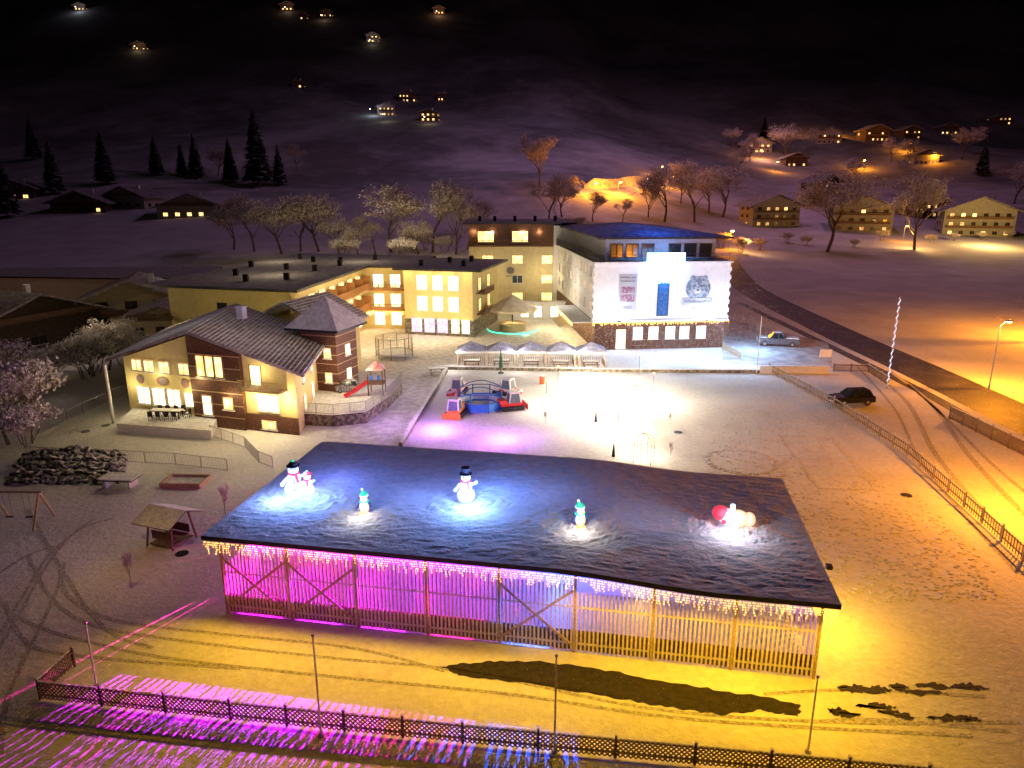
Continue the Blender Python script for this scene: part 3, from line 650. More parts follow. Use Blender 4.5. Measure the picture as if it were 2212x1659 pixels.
fence('metal_railing','metal railing around the raised play terrace','railing',[q+Vector((0,.15,0)) for q in Q[:5]],1.1,'rail',2.,STEEL)
lamp('play_lamp',P(775,860,1.2)+Vector((0,0,4)),520,(1,.82,.5),.15)
t=thing('playground_tower','playground tower with red roof and red slide','playground',P(812,855,1.2))
for x in(-.8,.8):
    for y in(0,1.6):b=B();b.box(x,y,1.5,.12,.12,3);b.obj('post',DWOOD,t)
b=B();b.box(0,.8,1.3,1.8,1.8,.12);b.obj('platform',WOOD,t)
b=B();b.poly([(-1,-.2,2.9),(1,-.2,2.9),(0,.8,3.8)]);b.poly([(1,-.2,2.9),(1,1.8,2.9),(0,.8,3.8)]);b.poly([(1,1.8,2.9),(-1,1.8,2.9),(0,.8,3.8)]);b.poly([(-1,1.8,2.9),(-1,-.2,2.9),(0,.8,3.8)]);b.obj('roof',M('red_board',(.5,.08,.05),(.6,.5,.5),2),t)
RED=M('red_plastic',(.65,.03,.03),r=.4)
b=B()
for k in range(8):
    u=k/8;v=(k+1)/8;f=lambda s:(-.9-2.4*s,.5-1.2*s,1.35*(1-s)**1.3+.08)
    p,q=f(u),f(v);b.beam(p,q,.55,.06)
    for s in(-.28,.28):b.beam((p[0]+s*.45,p[1]-s*.9,p[2]+.12),(q[0]+s*.45,q[1]-s*.9,q[2]+.12),.05,.22)
b.obj('slide',RED,t)
b=B()
for s in(-.4,.4):b.beam((s,-.05,1.8),(s,-.05,2.3),.35,.04)
b.obj('side_panel',[M('blue_board',(.05,.15,.5))],t)
def car(name,label,loc,rz,col,pick=False,group=None):
    t=thing(name,label,'pickup truck' if pick else 'car',loc,rz,group)
    L,Wd=(5.3,1.9) if pick else(4.7,1.86)
    lo=[(-L/2,.45),(-L/2+.05,.95),(-L/2+.9,1.05),(L/2-.1,1.0 if not pick else 1.1),(L/2,.6),(L/2-.05,.35),(-L/2+.1,.32)]
    b=B();n=len(lo)
    secs=[(-Wd/2,.93),(-Wd/2+.08,1),(Wd/2-.08,1),(Wd/2,.93)]
    vs=[(x*(1 if k==1 else .985),y,.35+(z-.35)*k) for y,k in secs for x,z in lo]
    fs=[(s*n+i,s*n+(i+1)%n,(s+1)*n+(i+1)%n,(s+1)*n+i) for s in range(3) for i in range(n)]+[tuple(range(n))[::-1],tuple(range(3*n,4*n))]
    b.add(vs,fs);b.obj('body',col,t)
    a0,a1=(-L/2+1.3,L/2-.25) if not pick else(-L/2+1.35,L/2-1.9)
    b=B();y0,y1=Wd/2-.08,Wd/2-.3;zt=1.62 if not pick else 1.75
    vs=[(a0,-y0,1.02),(a1,-y0,1.02),(a1,y0,1.02),(a0,y0,1.02),(a0+.7,-y1,zt),(a1-.4,-y1,zt),(a1-.4,y1,zt),(a0+.7,y1,zt)]
    b.add(vs,[(0,1,5,4),(1,2,6,5),(2,3,7,6),(3,0,4,7)]);b.obj('side_window',DGL,t)
    b=B();b.box((a0+a1+.3)/2,0,zt+.03,(a1-a0)-1.05,y1*2+.04,.06);b.box((a0+a1+.3)/2,0,zt+.08,(a1-a0)-1.2,y1*2-.1,.06,mi=1)
    for x in(a0+.7,(a0+a1)/2+.2,a1-.4):
        for s in(-1,1):b.beam((x+(-.65 if x==a0+.7 else .35 if x==a1-.4 else 0),s*(y0+.005),1.02),(x,s*(y1+.005),zt+.02),.07)
    b.obj('roof_panel',[col,SNOW if pick else col],t)
    if pick:
        b=B();b.box(L/2-.95,0,1.16,1.6,Wd-.25,.12);b.obj('cargo_bed_cover',SNOW,t)
        b=B();b.box(-L/2+.75,0,1.08,1.0,Wd-.4,.07);b.obj('bonnet_snow',SNOW,t)
    for x in(-L/2+.9,L/2-.95):
        for s in(-1,1):
            b=B();b.cyl((x,s*(Wd/2-.2),.35),(x,s*(Wd/2+.02),.35),.35,n=16);b.cyl((x,s*(Wd/2-.1),.35),(x,s*(Wd/2+.035),.35),.2,n=10,mi=1);b.obj('wheel',[M('tyre_rubber',(.02,.02,.02)),STEEL],t)
    for s in(-1,1):
        b=B();b.box(-L/2-.0,s*.62,.82,.1,.4,.16);b.obj('headlight',M('headlight_lens',(.6,.65,.7),r=.1),t)
        b=B();b.box(L/2-.05,s*.72,.88,.1,.25,.18);b.obj('tail_light',M('tail_light_lens',(.4,.01,.01),r=.2),t)
        b=B();b.box(a0+.35,s*(Wd/2+.07),1.1,.18,.16,.13);b.obj('side_mirror',col,t)
    b=B();b.box(-L/2-.01,0,.45,.08,.55,.12);b.obj('number_plate',WHITE,t)
    return t
car('parked_car','black sport utility car parked beside the garden fence',P(1838,872),.12,M('black_car_paint',(.012,.012,.015),r=.2))
car('parked_pickup','dark grey pickup truck with snowy roof parked beside the hotel',P(1680,746),-.25,M('dark_silver_car_paint',(.1,.1,.115),r=.5),True).scale=(1.15,1.15,1.15)
lamp('pickup_fill',P(1620,790)+Vector((0,-1,5)),900,(.55,.72,1),.15)  # cool fill added so the pickup shows up
car('parked_car','small dark car dusted with snow on play terrace',P(752,846,1.2),.1,M('dark_grey_paint',(.06,.06,.065),(.4,.4,.42),3,.4)).scale=(.55,.6,.8)
def groomer(loc,rz,c,label):
    t=thing('snow_groomer_ride',label,'ride',loc,rz)
    for s in(-1,1):
        b=B();b.box(0,s*.75,.3,2.2,.4,.42);b.cyl((-1.1,s*.75-.2,.3),(-1.1,s*.75+.2,.3),.21,n=10);b.cyl((1.1,s*.75-.2,.3),(1.1,s*.75+.2,.3),.21,n=10)
        for k in range(9):b.box(-1.1+.275*k,s*.75,.53,.05,.42,.05)
        b.obj('crawler_track',DARK,t)
    b=B();b.box(0,0,.65,2.4,1.3,.4);b.box(.95,0,1.0,.8,1.2,.4,mi=0);b.obj('body',c,t)
    b=B();b.box(-.35,0,1.35,1.35,1.2,1.0,mi=0,tx=.75,ty=.85);b.obj('cab_window',M('ride_cab_glass',(.12,.16,.2),r=.2),t)
    b=B()
    for x,y in((-1,-.58),(-1,.58),(.3,-.58),(.3,.58)):b.beam((x,y,.85),(-.35+(x+.35)*.76,y*.86,1.85),.12)
    b.box(-.35,0,1.9,1.15,1.1,.1);b.box(-.35,0,1.98,1.05,1.0,.1,mi=1);b.obj('cab_frame',[M('ride_white',(.7,.68,.66)),SNOW],t)
    b=B();b.box(-1.65,0,.4,.1,2,.6);b.box(-1.4,0,.45,.45,.25,.12);b.obj('plough_blade',c,t)
OR=M('orange_plastic',(.75,.22,.04),r=.4);WR=M('white_red_plastic',(.75,.7,.7),(.7,.03,.05),1.2,.4,lo=.5,hi=.53)
groomer(P(985,898),1.35,OR,'orange ride-on snow groomer with white cab')
groomer(P(1103,884),.3+math.pi,RED,'red and white ride-on snow groomer with blade')
groomer(P(990,850),1.4,WR,'white and red ride-on snow groomer')
groomer(P(1092,852),2.6,WR,'white and red snow groomer behind the enclosure')
t=thing('play_enclosure','blue padded round play enclosure with arched frame','play enclosure',P(1038,880))
for k in range(8):
    a=k*math.pi/4+.39;a2=a+math.pi/4;r=2.5;p=(r*math.cos(a),r*math.sin(a));q=(r*math.cos(a2),r*math.sin(a2))
    b=B();b.beam((*p,.55),(*q,.55),.08,.9);b.beam((p[0]*.99,p[1]*.99,.55),(q[0]*.99,q[1]*.99,.55),.1,.5,mi=1);b.obj('padded_panel',[M('blue_padding',(.03,.2,.65),r=.5),M('white_padding',(.5,.6,.7))],t)
    b=B();b.cyl((*p,0),(*p,2),.06);b.cyl((*p,2),(*q,2),.05);b.obj('frame_post',M('blue_frame',(.03,.08,.3)),t)
for o in(-1.4,1.4):
    b=B()
    for k in range(10):
        f=lambda s:((-2.2+4.4*s),o,2+.7*math.sin(math.pi*s));b.cyl(f(k/10),f((k+1)/10),.05,n=6)
    b.obj('arch',M('blue_frame',(.03,.08,.3)),t)
b=B();b.cyl((0,0,.02),(0,0,.1),2.3,2.3,16);b.obj('snowy_floor',SNOW,t)
t=thing('trampoline','round trampoline with tall safety net and snowy mat','trampoline',P(852,770))
b=B();b.cyl((0,0,.55),(0,0,.7),2.5,2.5,24);b.obj('mat',[SNOW],t)
b=B();b.cyl((0,0,.5),(0,0,.75),2.62,2.62,24,cap=False)
for k in range(24):
    a=k*6.2832/24;a2=a+.2618;b.cyl((2.6*math.cos(a),2.6*math.sin(a),2.9),(2.6*math.cos(a2),2.6*math.sin(a2),2.9),.04,n=5)
b.obj('ring',STEEL,t)
for k in range(8):
    a=k*.785;b=B();b.cyl((2.6*math.cos(a),2.6*math.sin(a),0),(2.6*math.cos(a),2.6*math.sin(a),2.9),.05);b.obj('net_pole',DARK,t)
b=B()
for k in range(60):
    a=k*6.2832/60;b.cyl((2.55*math.cos(a),2.55*math.sin(a),.7),(2.55*math.cos(a),2.55*math.sin(a),2.85),.012,n=3)
for z in(1.2,1.7,2.3):
    for k in range(24):
        a=k*.2618;a2=a+.2618;b.cyl((2.55*math.cos(a),2.55*math.sin(a),z),(2.55*math.cos(a2),2.55*math.sin(a2),z),.012,n=3)
b.obj('safety_net',LWOOD,t)
NB=M('blue_grey_canvas',(.26,.28,.46),(.45,.46,.62),2,.8)
t=thing('garden_gazebo','square canvas gazebo with benches on the snowy terrace','gazebo',P(1019,790),0,'row of canvas gazebos')
for x in(-1.75,1.75):
    for y in(-1.5,1.5):b=B();b.box(x,y,1.15,.1,.1,2.3);b.obj('post',LWOOD,t)
b=B();q=[(-1.95,-1.7),(1.95,-1.7),(1.95,1.7),(-1.95,1.7)]
for i in range(4):
    a,c=q[i],q[(i+1)%4];b.poly([(a[0],a[1],2.35),(c[0],c[1],2.35),(0,0,3.4)]);b.poly([(a[0],a[1],2.1),(c[0],c[1],2.1),(c[0],c[1],2.35),(a[0],a[1],2.35)],1)
b.obj('canopy',[NB,WHITE],t)
b=B();b.box(0,0,.75,2.2,.8,.08);b.box(0,-.8,.42,2.2,.35,.06);b.box(0,.8,.42,2.2,.35,.06)
for x in(-.9,.9):b.box(x,0,.37,.08,.6,.72);b.box(x,-.8,.2,.08,.3,.4);b.box(x,.8,.2,.08,.3,.4)
b.box(0,0,.81,2.1,.75,.04,mi=1);b.obj('bench_table',[WOOD,SNOW],t)
b=B()
for x in(-1.75,1.75):
    for k in range(10):b.box(x,-1.3+.29*k,.5,.03,.08,.9)
for k in range(14):b.box(-1.6+.25*k,1.5,.5,.08,.03,.9)
b.obj('side_rail',WOOD,t)
for px in(1083,1147,1211,1276):dup(t,P(px,789+(px-1019)*.01))
for px in(1019,1083,1147,1211,1276):lamp('gazebo_lamp',P(px,788)+Vector((0,0,2.1)),90,(1,.85,.6),.08)
t=thing('terrace_umbrella','large cream octagonal umbrella above the bar terrace','umbrella',P(1107,712))
b=B();n=12
for k in range(n):
    a=k*6.2832/n;c=a+6.2832/n;r=4.3;b.poly([(r*math.cos(a),r*math.sin(a),3.7),(r*math.cos(c),r*math.sin(c),3.7),(.6*math.cos(c),.6*math.sin(c),5.7),(.6*math.cos(a),.6*math.sin(a),5.7)]);b.poly([(r*math.cos(a),r*math.sin(a),3.35),(r*math.cos(c),r*math.sin(c),3.35),(r*math.cos(c),r*math.sin(c),3.7),(r*math.cos(a),r*math.sin(a),3.7)])
    b.poly([(.6*math.cos(a),.6*math.sin(a),5.72),(.6*math.cos(c),.6*math.sin(c),5.72),(0,0,6)])
b.obj('canopy',M('cream_canvas',(.7,.64,.5),(.58,.52,.4),1),t)
b=B();b.cyl((0,0,0),(0,0,5.7),.12);b.obj('pole',DARK,t)
for k in range(8):b=B();a=k*.785;b.cyl((0,0,3.2),(4.1*math.cos(a),4.1*math.sin(a),3.68),.04,n=4);b.obj('rib',WOOD,t)
lamp('umbrella_lamp',(0,0,2.6),600,(1,.75,.4),.2,t)
b=B();b.cyl((0,0,0),(0,0,1.1),2.2,2.2,20,cap=False);b.cyl((0,0,1.1),(0,0,1.18),2.4,2.4,20);b.obj('bar_counter',[LWOOD],t)
b=B()
for k in range(24):
    a=math.pi+k*math.pi/24;c=a+math.pi/24;b.beam((4.2*math.cos(a),4.2*math.sin(a),.12),(4.2*math.cos(c),4.2*math.sin(c),.12),.1,.12)
b.obj('turquoise_light_strip',M('turquoise_light',(.05,1,.75),em=1.5),t)
lamp('turquoise_glow',(2,-4.6,.5),60,(.05,1,.7),.1,t)
b=B();b.box(0,0,1.6,14,.4,3.2);b.box(0,-.1,3.3,14.4,1.8,.2,mi=1)
k=b.obj('entrance_pavilion',[WREND,SNOW],None,P(1190,690));k['label']='low lit entrance pavilion joining hotel wings';k['category']='pavilion'
wall_windows(k,(-6,-.2),(6,-.2),[.4],[.1,.3,.55,.7,.85],1.5,2.2,WARMW,DARK,2,off=.03)
lamp('entrance_lamp',P(1180,705)+Vector((0,-1,3)),450,(1,.8,.4),.15)
lamp('courtyard_fill',P(930,735)+Vector((0,-2,6)),1400,(1,.8,.48),.2);lamp('courtyard_fill',P(800,760)+Vector((0,0,6)),1400,(1,.78,.44),.2)  # floating fill added to light the courtyard and its facades
lamp('courtyard_fill',P(1150,765)+Vector((0,0,6)),1100,(1,.88,.7),.2);lamp('courtyard_fill',P(905,850)+Vector((0,0,6)),600,(.95,.75,.85),.2);lamp('courtyard_fill',P(850,920)+Vector((0,0,4)),500,(.7,.38,1),.2)  # more added courtyard fill, the last two lilac over the path
for px,p,c in((975,350,(1,.92,.84)),(1115,380,(1,.92,.84)),(1245,420,(1,.92,.84)),(1420,260,(.75,.85,1)),(1540,260,(.6,.76,1))):lamp('terrace_lamp',P(px,800)+Vector((0,0,2.6)),p,c,.1)
t=thing('closed_umbrella','closed dark green parasol standing by the terrace','parasol',P(1082,806));b=B();b.cyl((0,0,0),(0,0,1),.05);b.cyl((0,0,0),(0,0,.12),.4,.35,10);b.obj('pole',DARK,t);b=B();b.cyl((0,0,.8),(0,0,1.4),.28,.22,8);b.cyl((0,0,1.4),(0,0,3.2),.22,.04,8);b.obj('folded_canopy',M('dark_green_canvas',(.02,.09,.06)),t)
t=thing('rubbish_bin','orange red cylindrical rubbish bin on snow','bin',P(1171,829));b=B();b.cyl((0,0,0),(0,0,1.0),.3,.34,12);b.obj('body',M('orange_bin',(.7,.12,.03)),t);b=B();b.cyl((0,0,1.0),(0,0,1.15),.36,.2,12);b.obj('lid',SNOW,t)
def arch(loc,r,label):
    t=thing('rose_arch',label,'garden arch',loc)
    for k in range(6):
        a=k*math.pi/3;x,y=r*math.cos(a),r*math.sin(a);b=B();b.cyl((x,y,0),(x,y,1.9),.025,n=6);pr_=(x,y,1.9)
        for j in range(1,7):
            u=j/6*math.pi/2;q=(x*math.cos(u),y*math.cos(u),1.9+.8*math.sin(u));b.cyl(pr_,q,.025,n=6);pr_=q
        b.obj('rib',WOOD,t)
    b=B()
    for k in range(110):
        a=R.randint(0,5)*math.pi/3;z=R.uniform(.2,2.65);rr=r if z<1.9 else r*math.cos(math.asin(min(1,(z-1.9)/.8)));b.ball((rr*math.cos(a)+R.uniform(-.08,.08),rr*math.sin(a)+R.uniform(-.08,.08),z),.034,4)
    b.obj('fairy_lights',BULB,t,kind='stuff')
arch(P(1370,885),1.3,'round metal rose arch wrapped in warm fairy lights');arch(P(1390,1000),.9,'small metal rose arch with fairy lights on snow')
for px,py,z,p in((1365,868,3.0,5600),(1290,832,3.2,4600),(1330,930,2.6,2600),(1390,985,2.2,700),(1190,880,3.5,1500)):lamp('garden_lamp',P(px,py)+Vector((0,0,z)),p,(1,.85,.6),.2)
lamp('garden_spot',P(1060,935)+Vector((1,-2,2.2)),1100,(.55,.15,1),.15);lamp('garden_spot',P(950,930)+Vector((0,0,2.0)),900,(.65,.26,1),.15)
def gpole(px,py,hh,label='thin garden pole carrying a light string'):
    t=thing('light_pole',label,'pole',P(px,py),0,'garden light poles');b=B();b.cyl((0,0,0),(0,0,hh),.035,.03,6);b.obj('pole',DARK,t);b=B();b.ball((0,0,hh+.06),.09,8);b.obj('lamp_globe',BULB,t)
for px,py,hh in((1205,832,2.3),(1275,835,2.3),(1410,848,2.3),(1380,810,2.6),(1335,925,1.8),(1180,850,1.5)):gpole(px,py,hh)
for px,py in((1287,911),(1325,986)):
    t=thing('cone_lantern','small dark cone shaped garden lantern','lantern',P(px,py),0,'cone garden lanterns');b=B();b.cyl((0,0,0),(0,0,1.2),.16,.03,8);b.obj('body',DARK,t);b=B();b.ball((0,0,1.25),.07,6);b.obj('bulb',BULB,t)
def bench(px,py,rz,z=0,lab='wooden picnic bench covered with snow'):
    t=thing('picnic_bench',lab,'bench',P(px,py,z),rz);b=B();b.box(0,0,.75,2,.8,.06);b.box(0,0,.81,1.95,.75,.07,mi=1);b.obj('table_top',[WOOD,SNOW],t)
    for y in(-.75,.75):b=B();b.box(0,y,.45,2,.3,.05);b.box(0,y,.5,1.95,.26,.05,mi=1);b.obj('seat',[WOOD,SNOW],t)
    for x in(-.7,.7):b=B();b.beam((x,-.75,.0),(x,-.15,.72),.08);b.beam((x,.75,0),(x,.15,.72),.08);b.box(x,0,.38,.08,1.6,.08);b.obj('leg',WOOD,t)
bench(943,808,.2)
def pole(px,py,hh,label,r=.05,m=WHITE):
    t=thing('flagpole',label,'flagpole',P(px,py),0,'white flagpoles');b=B();b.cyl((0,0,0),(0,0,hh),r,r*.7,8);b.obj('pole',m,t);b=B();b.ball((0,0,hh+.04),r*1.5,8);b.obj('finial',STEEL,t);b=B();b.cyl((0,0,0),(0,0,.15),.15,.1,8);b.obj('base',STEEL,t);return t
for px,py,hh in((209,1482,3.4),(694,1590,5.0),(1198,1625,4.7),(1745,1625,3.7)):pole(px,py,hh,'bare white flagpole beside the lattice fence')
pole(1634,808,7.5,'tall white flagpole beside the parking area',.06)
t=pole(1916,838,11,'tall pole wrapped in white light string',.05)
b=B()
for k in range(60):b.ball((.1*math.cos(k*1.3),.1*math.sin(k*1.3),.5+k*.175),.028,4)
b.obj('light_string',BULBW,t,kind='stuff')
def street(loc,rz,hh,p,c=(1,.31,.012),big=1):
    t=thing('street_lamp','curved street lamp glowing orange beside snowy road','street lamp',loc,rz,'sodium street lamps')
    b=B();b.cyl((0,0,0),(0,0,hh-.5),.09,.06,8);b.cyl((0,0,hh-.5),(.6,0,hh),.05,.05,8);b.cyl((0,0,0),(0,0,.5),.13,.13,8);b.obj('pole',STEEL,t)
    b=B();b.box(.95,0,hh+.05,.8,.3,.15,tx=.8);b.obj('lamp_head',STEEL,t)
    b=B();b.ball((.95,0,hh-.06),(.34*big,.17*big,.13*big),8);b.obj('lamp_glass',M('sodium_glass',(1,.5,.1),em=25),t)
    lamp('street_light',(.95,0,hh-.5),p,c,.15,t)
street(P(2136,840),0,8.2,16000)
street(P(2290,1120),math.pi,8,15000)
street(P(2330,740),0,8,42000)
for px,py,p in((1573,540,4500),(1283,428,22000),(1425,385,7000),(1675,372,4500),(1862,368,9000),(2015,355,7000),(1790,300,22000),(1950,525,2500),(1450,408,6000),(1960,330,9000),(1640,345,8000),(1335,424,30000),(1395,415,10000)):
    street(hit(px,py),0,6,p,big=2)
lamp('garden_flood',hit(2110,520)+Vector((-4,-14,6)),16000,(1,.6,.16),.3);lamp('garden_flood',hit(1960,535)+Vector((0,-4,6)),5000,(1,.55,.15),.3);lamp('garden_flood',hit(1610,545)+Vector((0,-2,4)),2500,(1,.5,.15),.3)
lamp('village_flood',hit(1640,345)+Vector((0,-6,8)),8000,(1,.45,.45),.3)
for px,py,z,p in((860,560,2.5,2200),(950,560,2.5,1700),(740,560,3,900),(620,560,4,600)):lamp('tree_fill',hit(px,py)+Vector((0,-10,z+6)),p,(1,.74,.42),.2)  # warm fill hung in mid-air, added to brighten the trees
# ---------- houses
def house(px,py,w,d,hh,rz,label,wall,roof,lit=.5,rows=2,cols=4,loc=None,gl=None,side=True,ridge=None):
    loc=loc or hit(px,py);t=thing('chalet_house',label,'house',loc-Vector((0,0,.5)),rz)
    rh=ridge or w*.2
    b=B();extr(b,[(-w/2,0),(w/2,0),(w/2,hh),(0,hh+rh),(-w/2,hh)],0,d);b.obj('wall',wall,t)
    b=B();e=w*.1;k=rh/(w/2)
    extr(b,[(-w/2-e,hh-e*k+.1),(0,hh+rh+.1),(w/2+e,hh-e*k+.1),(w/2+e,hh-e*k+.4),(0,hh+rh+.4),(-w/2-e,hh-e*k+.4)],-e,d+e);b.obj('roof',roof,t)
    b=B();b.box(w*.2,d*.4,hh+rh,.8,.8,1.6);b.obj('chimney',WREND,t)
    zs=[.9+hh/rows*i for i in range(rows)]
    wall_windows(t,(-w/2,0),(w/2,0),zs,[(i+.7)/(cols+.4) for i in range(cols)],w/cols*.36,1.4,gl or WARM,WOOD,2,lit,off=.04)
    if side:
        wall_windows(t,(-w/2,d),(-w/2,0),zs,[.25,.6],1.5,1.4,gl or WARM,WOOD,2,lit*.5,off=.04);wall_windows(t,(w/2,0),(w/2,d),zs,[.25,.6],1.5,1.4,gl or WARM,WOOD,2,lit*.5,off=.04)
    for r in range(1,rows+(rows==1)):
        zz=hh/rows*r+.2
        b=B();b.box(0,-.7,zz,w*.9,1.4,.15);b.box(0,-1.35,zz+.5,w*.9,.08,.7);b.obj('balcony',WOOD,t)
    return t
HR=M('far_snow_roof',(.3,.3,.32),(.16,.15,.15),.8,.9,.4,3);HW=M('grey_render',(.34,.33,.32),(.28,.27,.26),1);DH=M('dark_timber_house',(.1,.06,.04),(.07,.045,.03),2)
for a in((1675,490,20,14,9,.1,'large white chalet with snowy roof and few lit windows',HW,HR,.3,3,5),(1860,500,22,14,10,-.3,'large chalet with dark roof and warm windows',HW,HR,.35,3,5),
 (2110,510,24,14,10,-.35,'white apartment chalet with balconies and lit windows',HW,HR,.4,3,6),(1790,420,16,12,7,.4,'dark chalet on the slope behind trees',DH,HR,.3,2,4),
 (2010,470,16,12,7,.3,'timber chalet with lit windows above meadow',DH,HR,.4,2,4),
 (410,470,22,12,4.5,.35,'low house with snowy roof and bright windows',HW,HR,.6,1,5),(170,460,20,12,4.5,.1,'low dark house with two lit windows',DH,HR,.35,1,5),(270,450,18,12,5,-.2,'dark snowy roofed house among trees',HW,HR,.2,1,4),(30,430,16,12,5,.2,'dark house with single lit window',DH,HR,.3,1,3),
 (835,250,12,10,7,.2,'hillside house with brightly lit windows',HW,HR,.9,2,4),(880,220,14,10,6,.1,'hillside house with row of lit windows',DH,HR,.6,2,5),(925,262,12,10,6,-.1,'hillside house glowing with yellow windows',DH,HR,.9,2,3),(955,218,8,8,5,0,'small hillside house with lit windows',DH,HR,.8,1,3),
 (805,92,12,10,7,0,'remote farmhouse with bright windows high on slope',HW,HR,.8,2,3),(643,190,9,8,5,0,'remote hillside hut with one lit window',DH,HR,.4,1,2),(620,22,14,10,6,0,'remote lit farmhouse near the hilltop',DH,HR,.8,1,3),
 (300,108,14,10,5,0,'remote farmhouse with lit windows on dark slope',DH,HR,.7,1,4),(948,30,12,10,6,0,'remote hilltop farmhouse with bright lamps',DH,HR,.9,1,3),(705,36,12,10,5,0,'remote hilltop house with small lit windows',DH,HR,.6,1,4),(655,42,8,8,5,0,'small remote house with lit window',DH,HR,.6,1,2),(172,22,12,10,5,0,'remote lit house on the dark slope',DH,HR,.6,1,3),
 (1640,330,18,12,7,.1,'floodlit village house with snowy roof',HW,HR,.6,2,4),(1790,310,18,12,8,0,'village inn glowing in orange lamp light',HW,HR,.5,2,5),(1895,305,18,12,8,.1,'village house with many lit windows',DH,HR,.6,2,5),
 (1970,300,14,12,7,.1,'village house with dim windows',DH,HR,.3,2,4),(2050,290,14,12,6,-.1,'village house with a row of lit windows',DH,HR,.6,1,4),(2165,270,14,12,6,-.1,'village house with lit upper windows on slope',DH,HR,.6,2,4),(2000,355,16,12,6,0,'village house lit by orange street lamps',HW,HR,.5,1,5),(1720,360,14,10,6,0,'village house behind bare trees',DH,HR,.3,1,4)):house(*a)
for px,py,p,c in((808,250,1200,(.7,.85,1)),(835,262,500,(1,.85,.5)),(925,268,500,(1,.8,.4)),(948,35,2500,(1,.5,.25)),(622,26,1500,(1,.6,.4)),(300,112,900,(1,.7,.4)),(172,26,2500,(.8,.85,1)),(700,44,1000,(1,.6,.4)),(805,98,700,(1,.85,.6))):
    q=hit(px,py);lamp('house_lamp',q+Vector((0,-3,4)),p,c,.3)
    t=thing('yard_lamp','small bright yard lamp on a hillside farm','lamp',q+Vector((-2,-3,0)),0,'hillside yard lamps');b=B();b.cyl((0,0,0),(0,0,4),.08,n=5);b.obj('pole',DARK,t);b=B();b.ball((0,0,4.1),.35,6);b.obj('lamp_globe',M('yard_bulb',(1,.85,.6),em=10),t)
house(0,0,22,16,4.6,1.25,'dark timber house with broad snow dusted tile roof',DH,ROOFT,.1,1,3,loc=P(60,800)+Vector((-6,12,.5)),ridge=3.6)
house(0,0,15,12,5,.35,'pale walled gabled house with snow dusted roof',CREAM,ROOFT,.3,2,3,loc=P(250,725)+Vector((0,6,.5)),ridge=3)
house(0,0,10,9,3.5,.3,'small outbuilding with pale tiled roof',CREAM,ROOFT,0,1,3,loc=P(330,745)+Vector((0,3,.5)),ridge=1.8)
t=thing('warehouse_building','long low warehouse with white wall lettering','warehouse',P(330,680)+Vector((0,3,0)),.32)
b=B();b.box(5,9,3.2,10.5,18,6.4);b.box(-16,16,3.2,32,12,6.4,-.3);b.obj('wall',WREND,t)
b=B();b.prism([(-1,-1),(11.2,-1),(11,19),(-34,30),(-34,14)],6.4,6.7,1,0);b.obj('roof',[THIN,DARK],t)
text('vacuplan',2.0,PG,t,(4.8,-.1,3.6),0)
lamp('wall_light',(5,-3,6.5),420,(1,.85,.6),.1,t)
pole(322,670,9,'tall rusty pole beside the warehouse',.08,M('rusty_steel',(.3,.15,.08)))
lamp('street_light',Vector((-95,112,5)),700,(1,.35,.08),.2)
lamp('left_side_fill',P(150,800)+Vector((3,0,9)),650,(1,.75,.5),.2);lamp('left_roof_fill',P(60,760)+Vector((0,8,16)),700,(1,.7,.45),.2);lamp('left_side_fill',P(300,1000)+Vector((0,0,6)),300,(1,.75,.42),.2);lamp('left_side_fill',P(560,1000)+Vector((0,0,6)),400,(1,.78,.45),.2)  # fill without fixtures, added to lift the dark left side
lamp('left_side_fill',P(260,1250)+Vector((0,0,6)),300,(1,.55,.15),.2)  # added warm fill over the left foreground
# ---------- trees
def tree_mesh(seed,hh,dep=5,thick=1,spread=.75,bush=False):
    r=random.Random(seed);T=B();C=B()
    def br(p,d,L,rad,lv):
        segs=2 if lv<3 else 1
        for s in range(segs):
            d2=(d+Vector((r.uniform(-.2,.2),r.uniform(-.2,.2),r.uniform(-.05,.15)))).normalized();q=p+d2*L/segs;r1=rad*(.8 if s==0 and segs==2 else .66)
            (T if lv<2 else C).cyl(p,q,rad,r1,5 if lv<2 else 3,mi=0,cap=False);p,d,rad=q,d2,r1
        if lv>=dep:
            for k in range(2):
                c=p+Vector((r.uniform(-.3,.3),r.uniform(-.3,.3),r.uniform(-.2,.2)));u=Vector((r.uniform(-1,1),r.uniform(-1,1),r.uniform(-1,1))).normalized()*.1*thick;v=u.orthogonal()*.9
                C.poly([c-u,c-v*.6,c+u,c+v*.6],1)
            return
        for k in range(r.choice((3,4,4)) if lv else 6):
            a=r.uniform(0,6.283);o=Vector((math.cos(a),math.sin(a),0));d2=(d*(1-spread*.45)+o*spread*r.uniform(.5,1)+Vector((0,0,.12))).normalized()
            br(p-d*L*r.uniform(0,.5),d2,L*r.uniform(.6,.84),max(rad*.75,.022),lv+1)
    if bush:
        for _ in range(6):br(Vector((r.uniform(-.6,.6),r.uniform(-.6,.6),-.2)),Vector((r.uniform(-.5,.5),r.uniform(-.5,.5),1)).normalized(),hh*.34,hh*.012,1)
    else:br(Vector((0,0,-.3)),Vector((0,0,1)),hh*.3,hh*.018*thick,0)
    return T,C
BARK=M('tree_bark',(.13,.1,.075),(.08,.06,.045),4);TW=M('frosted_twig',(.46,.4,.34),(.26,.21,.17),3);FR=M('frost_snow',(.76,.74,.72))
def tree0(seed,hh,name,label,cat='tree',**k):
    T,C=tree_mesh(seed,hh,**k);t=thing(name,label,cat,(0,-60-seed,0),0)
    if T.v:T.obj('trunk',BARK,t)
    C.obj('crown',[TW,FR],t);return t
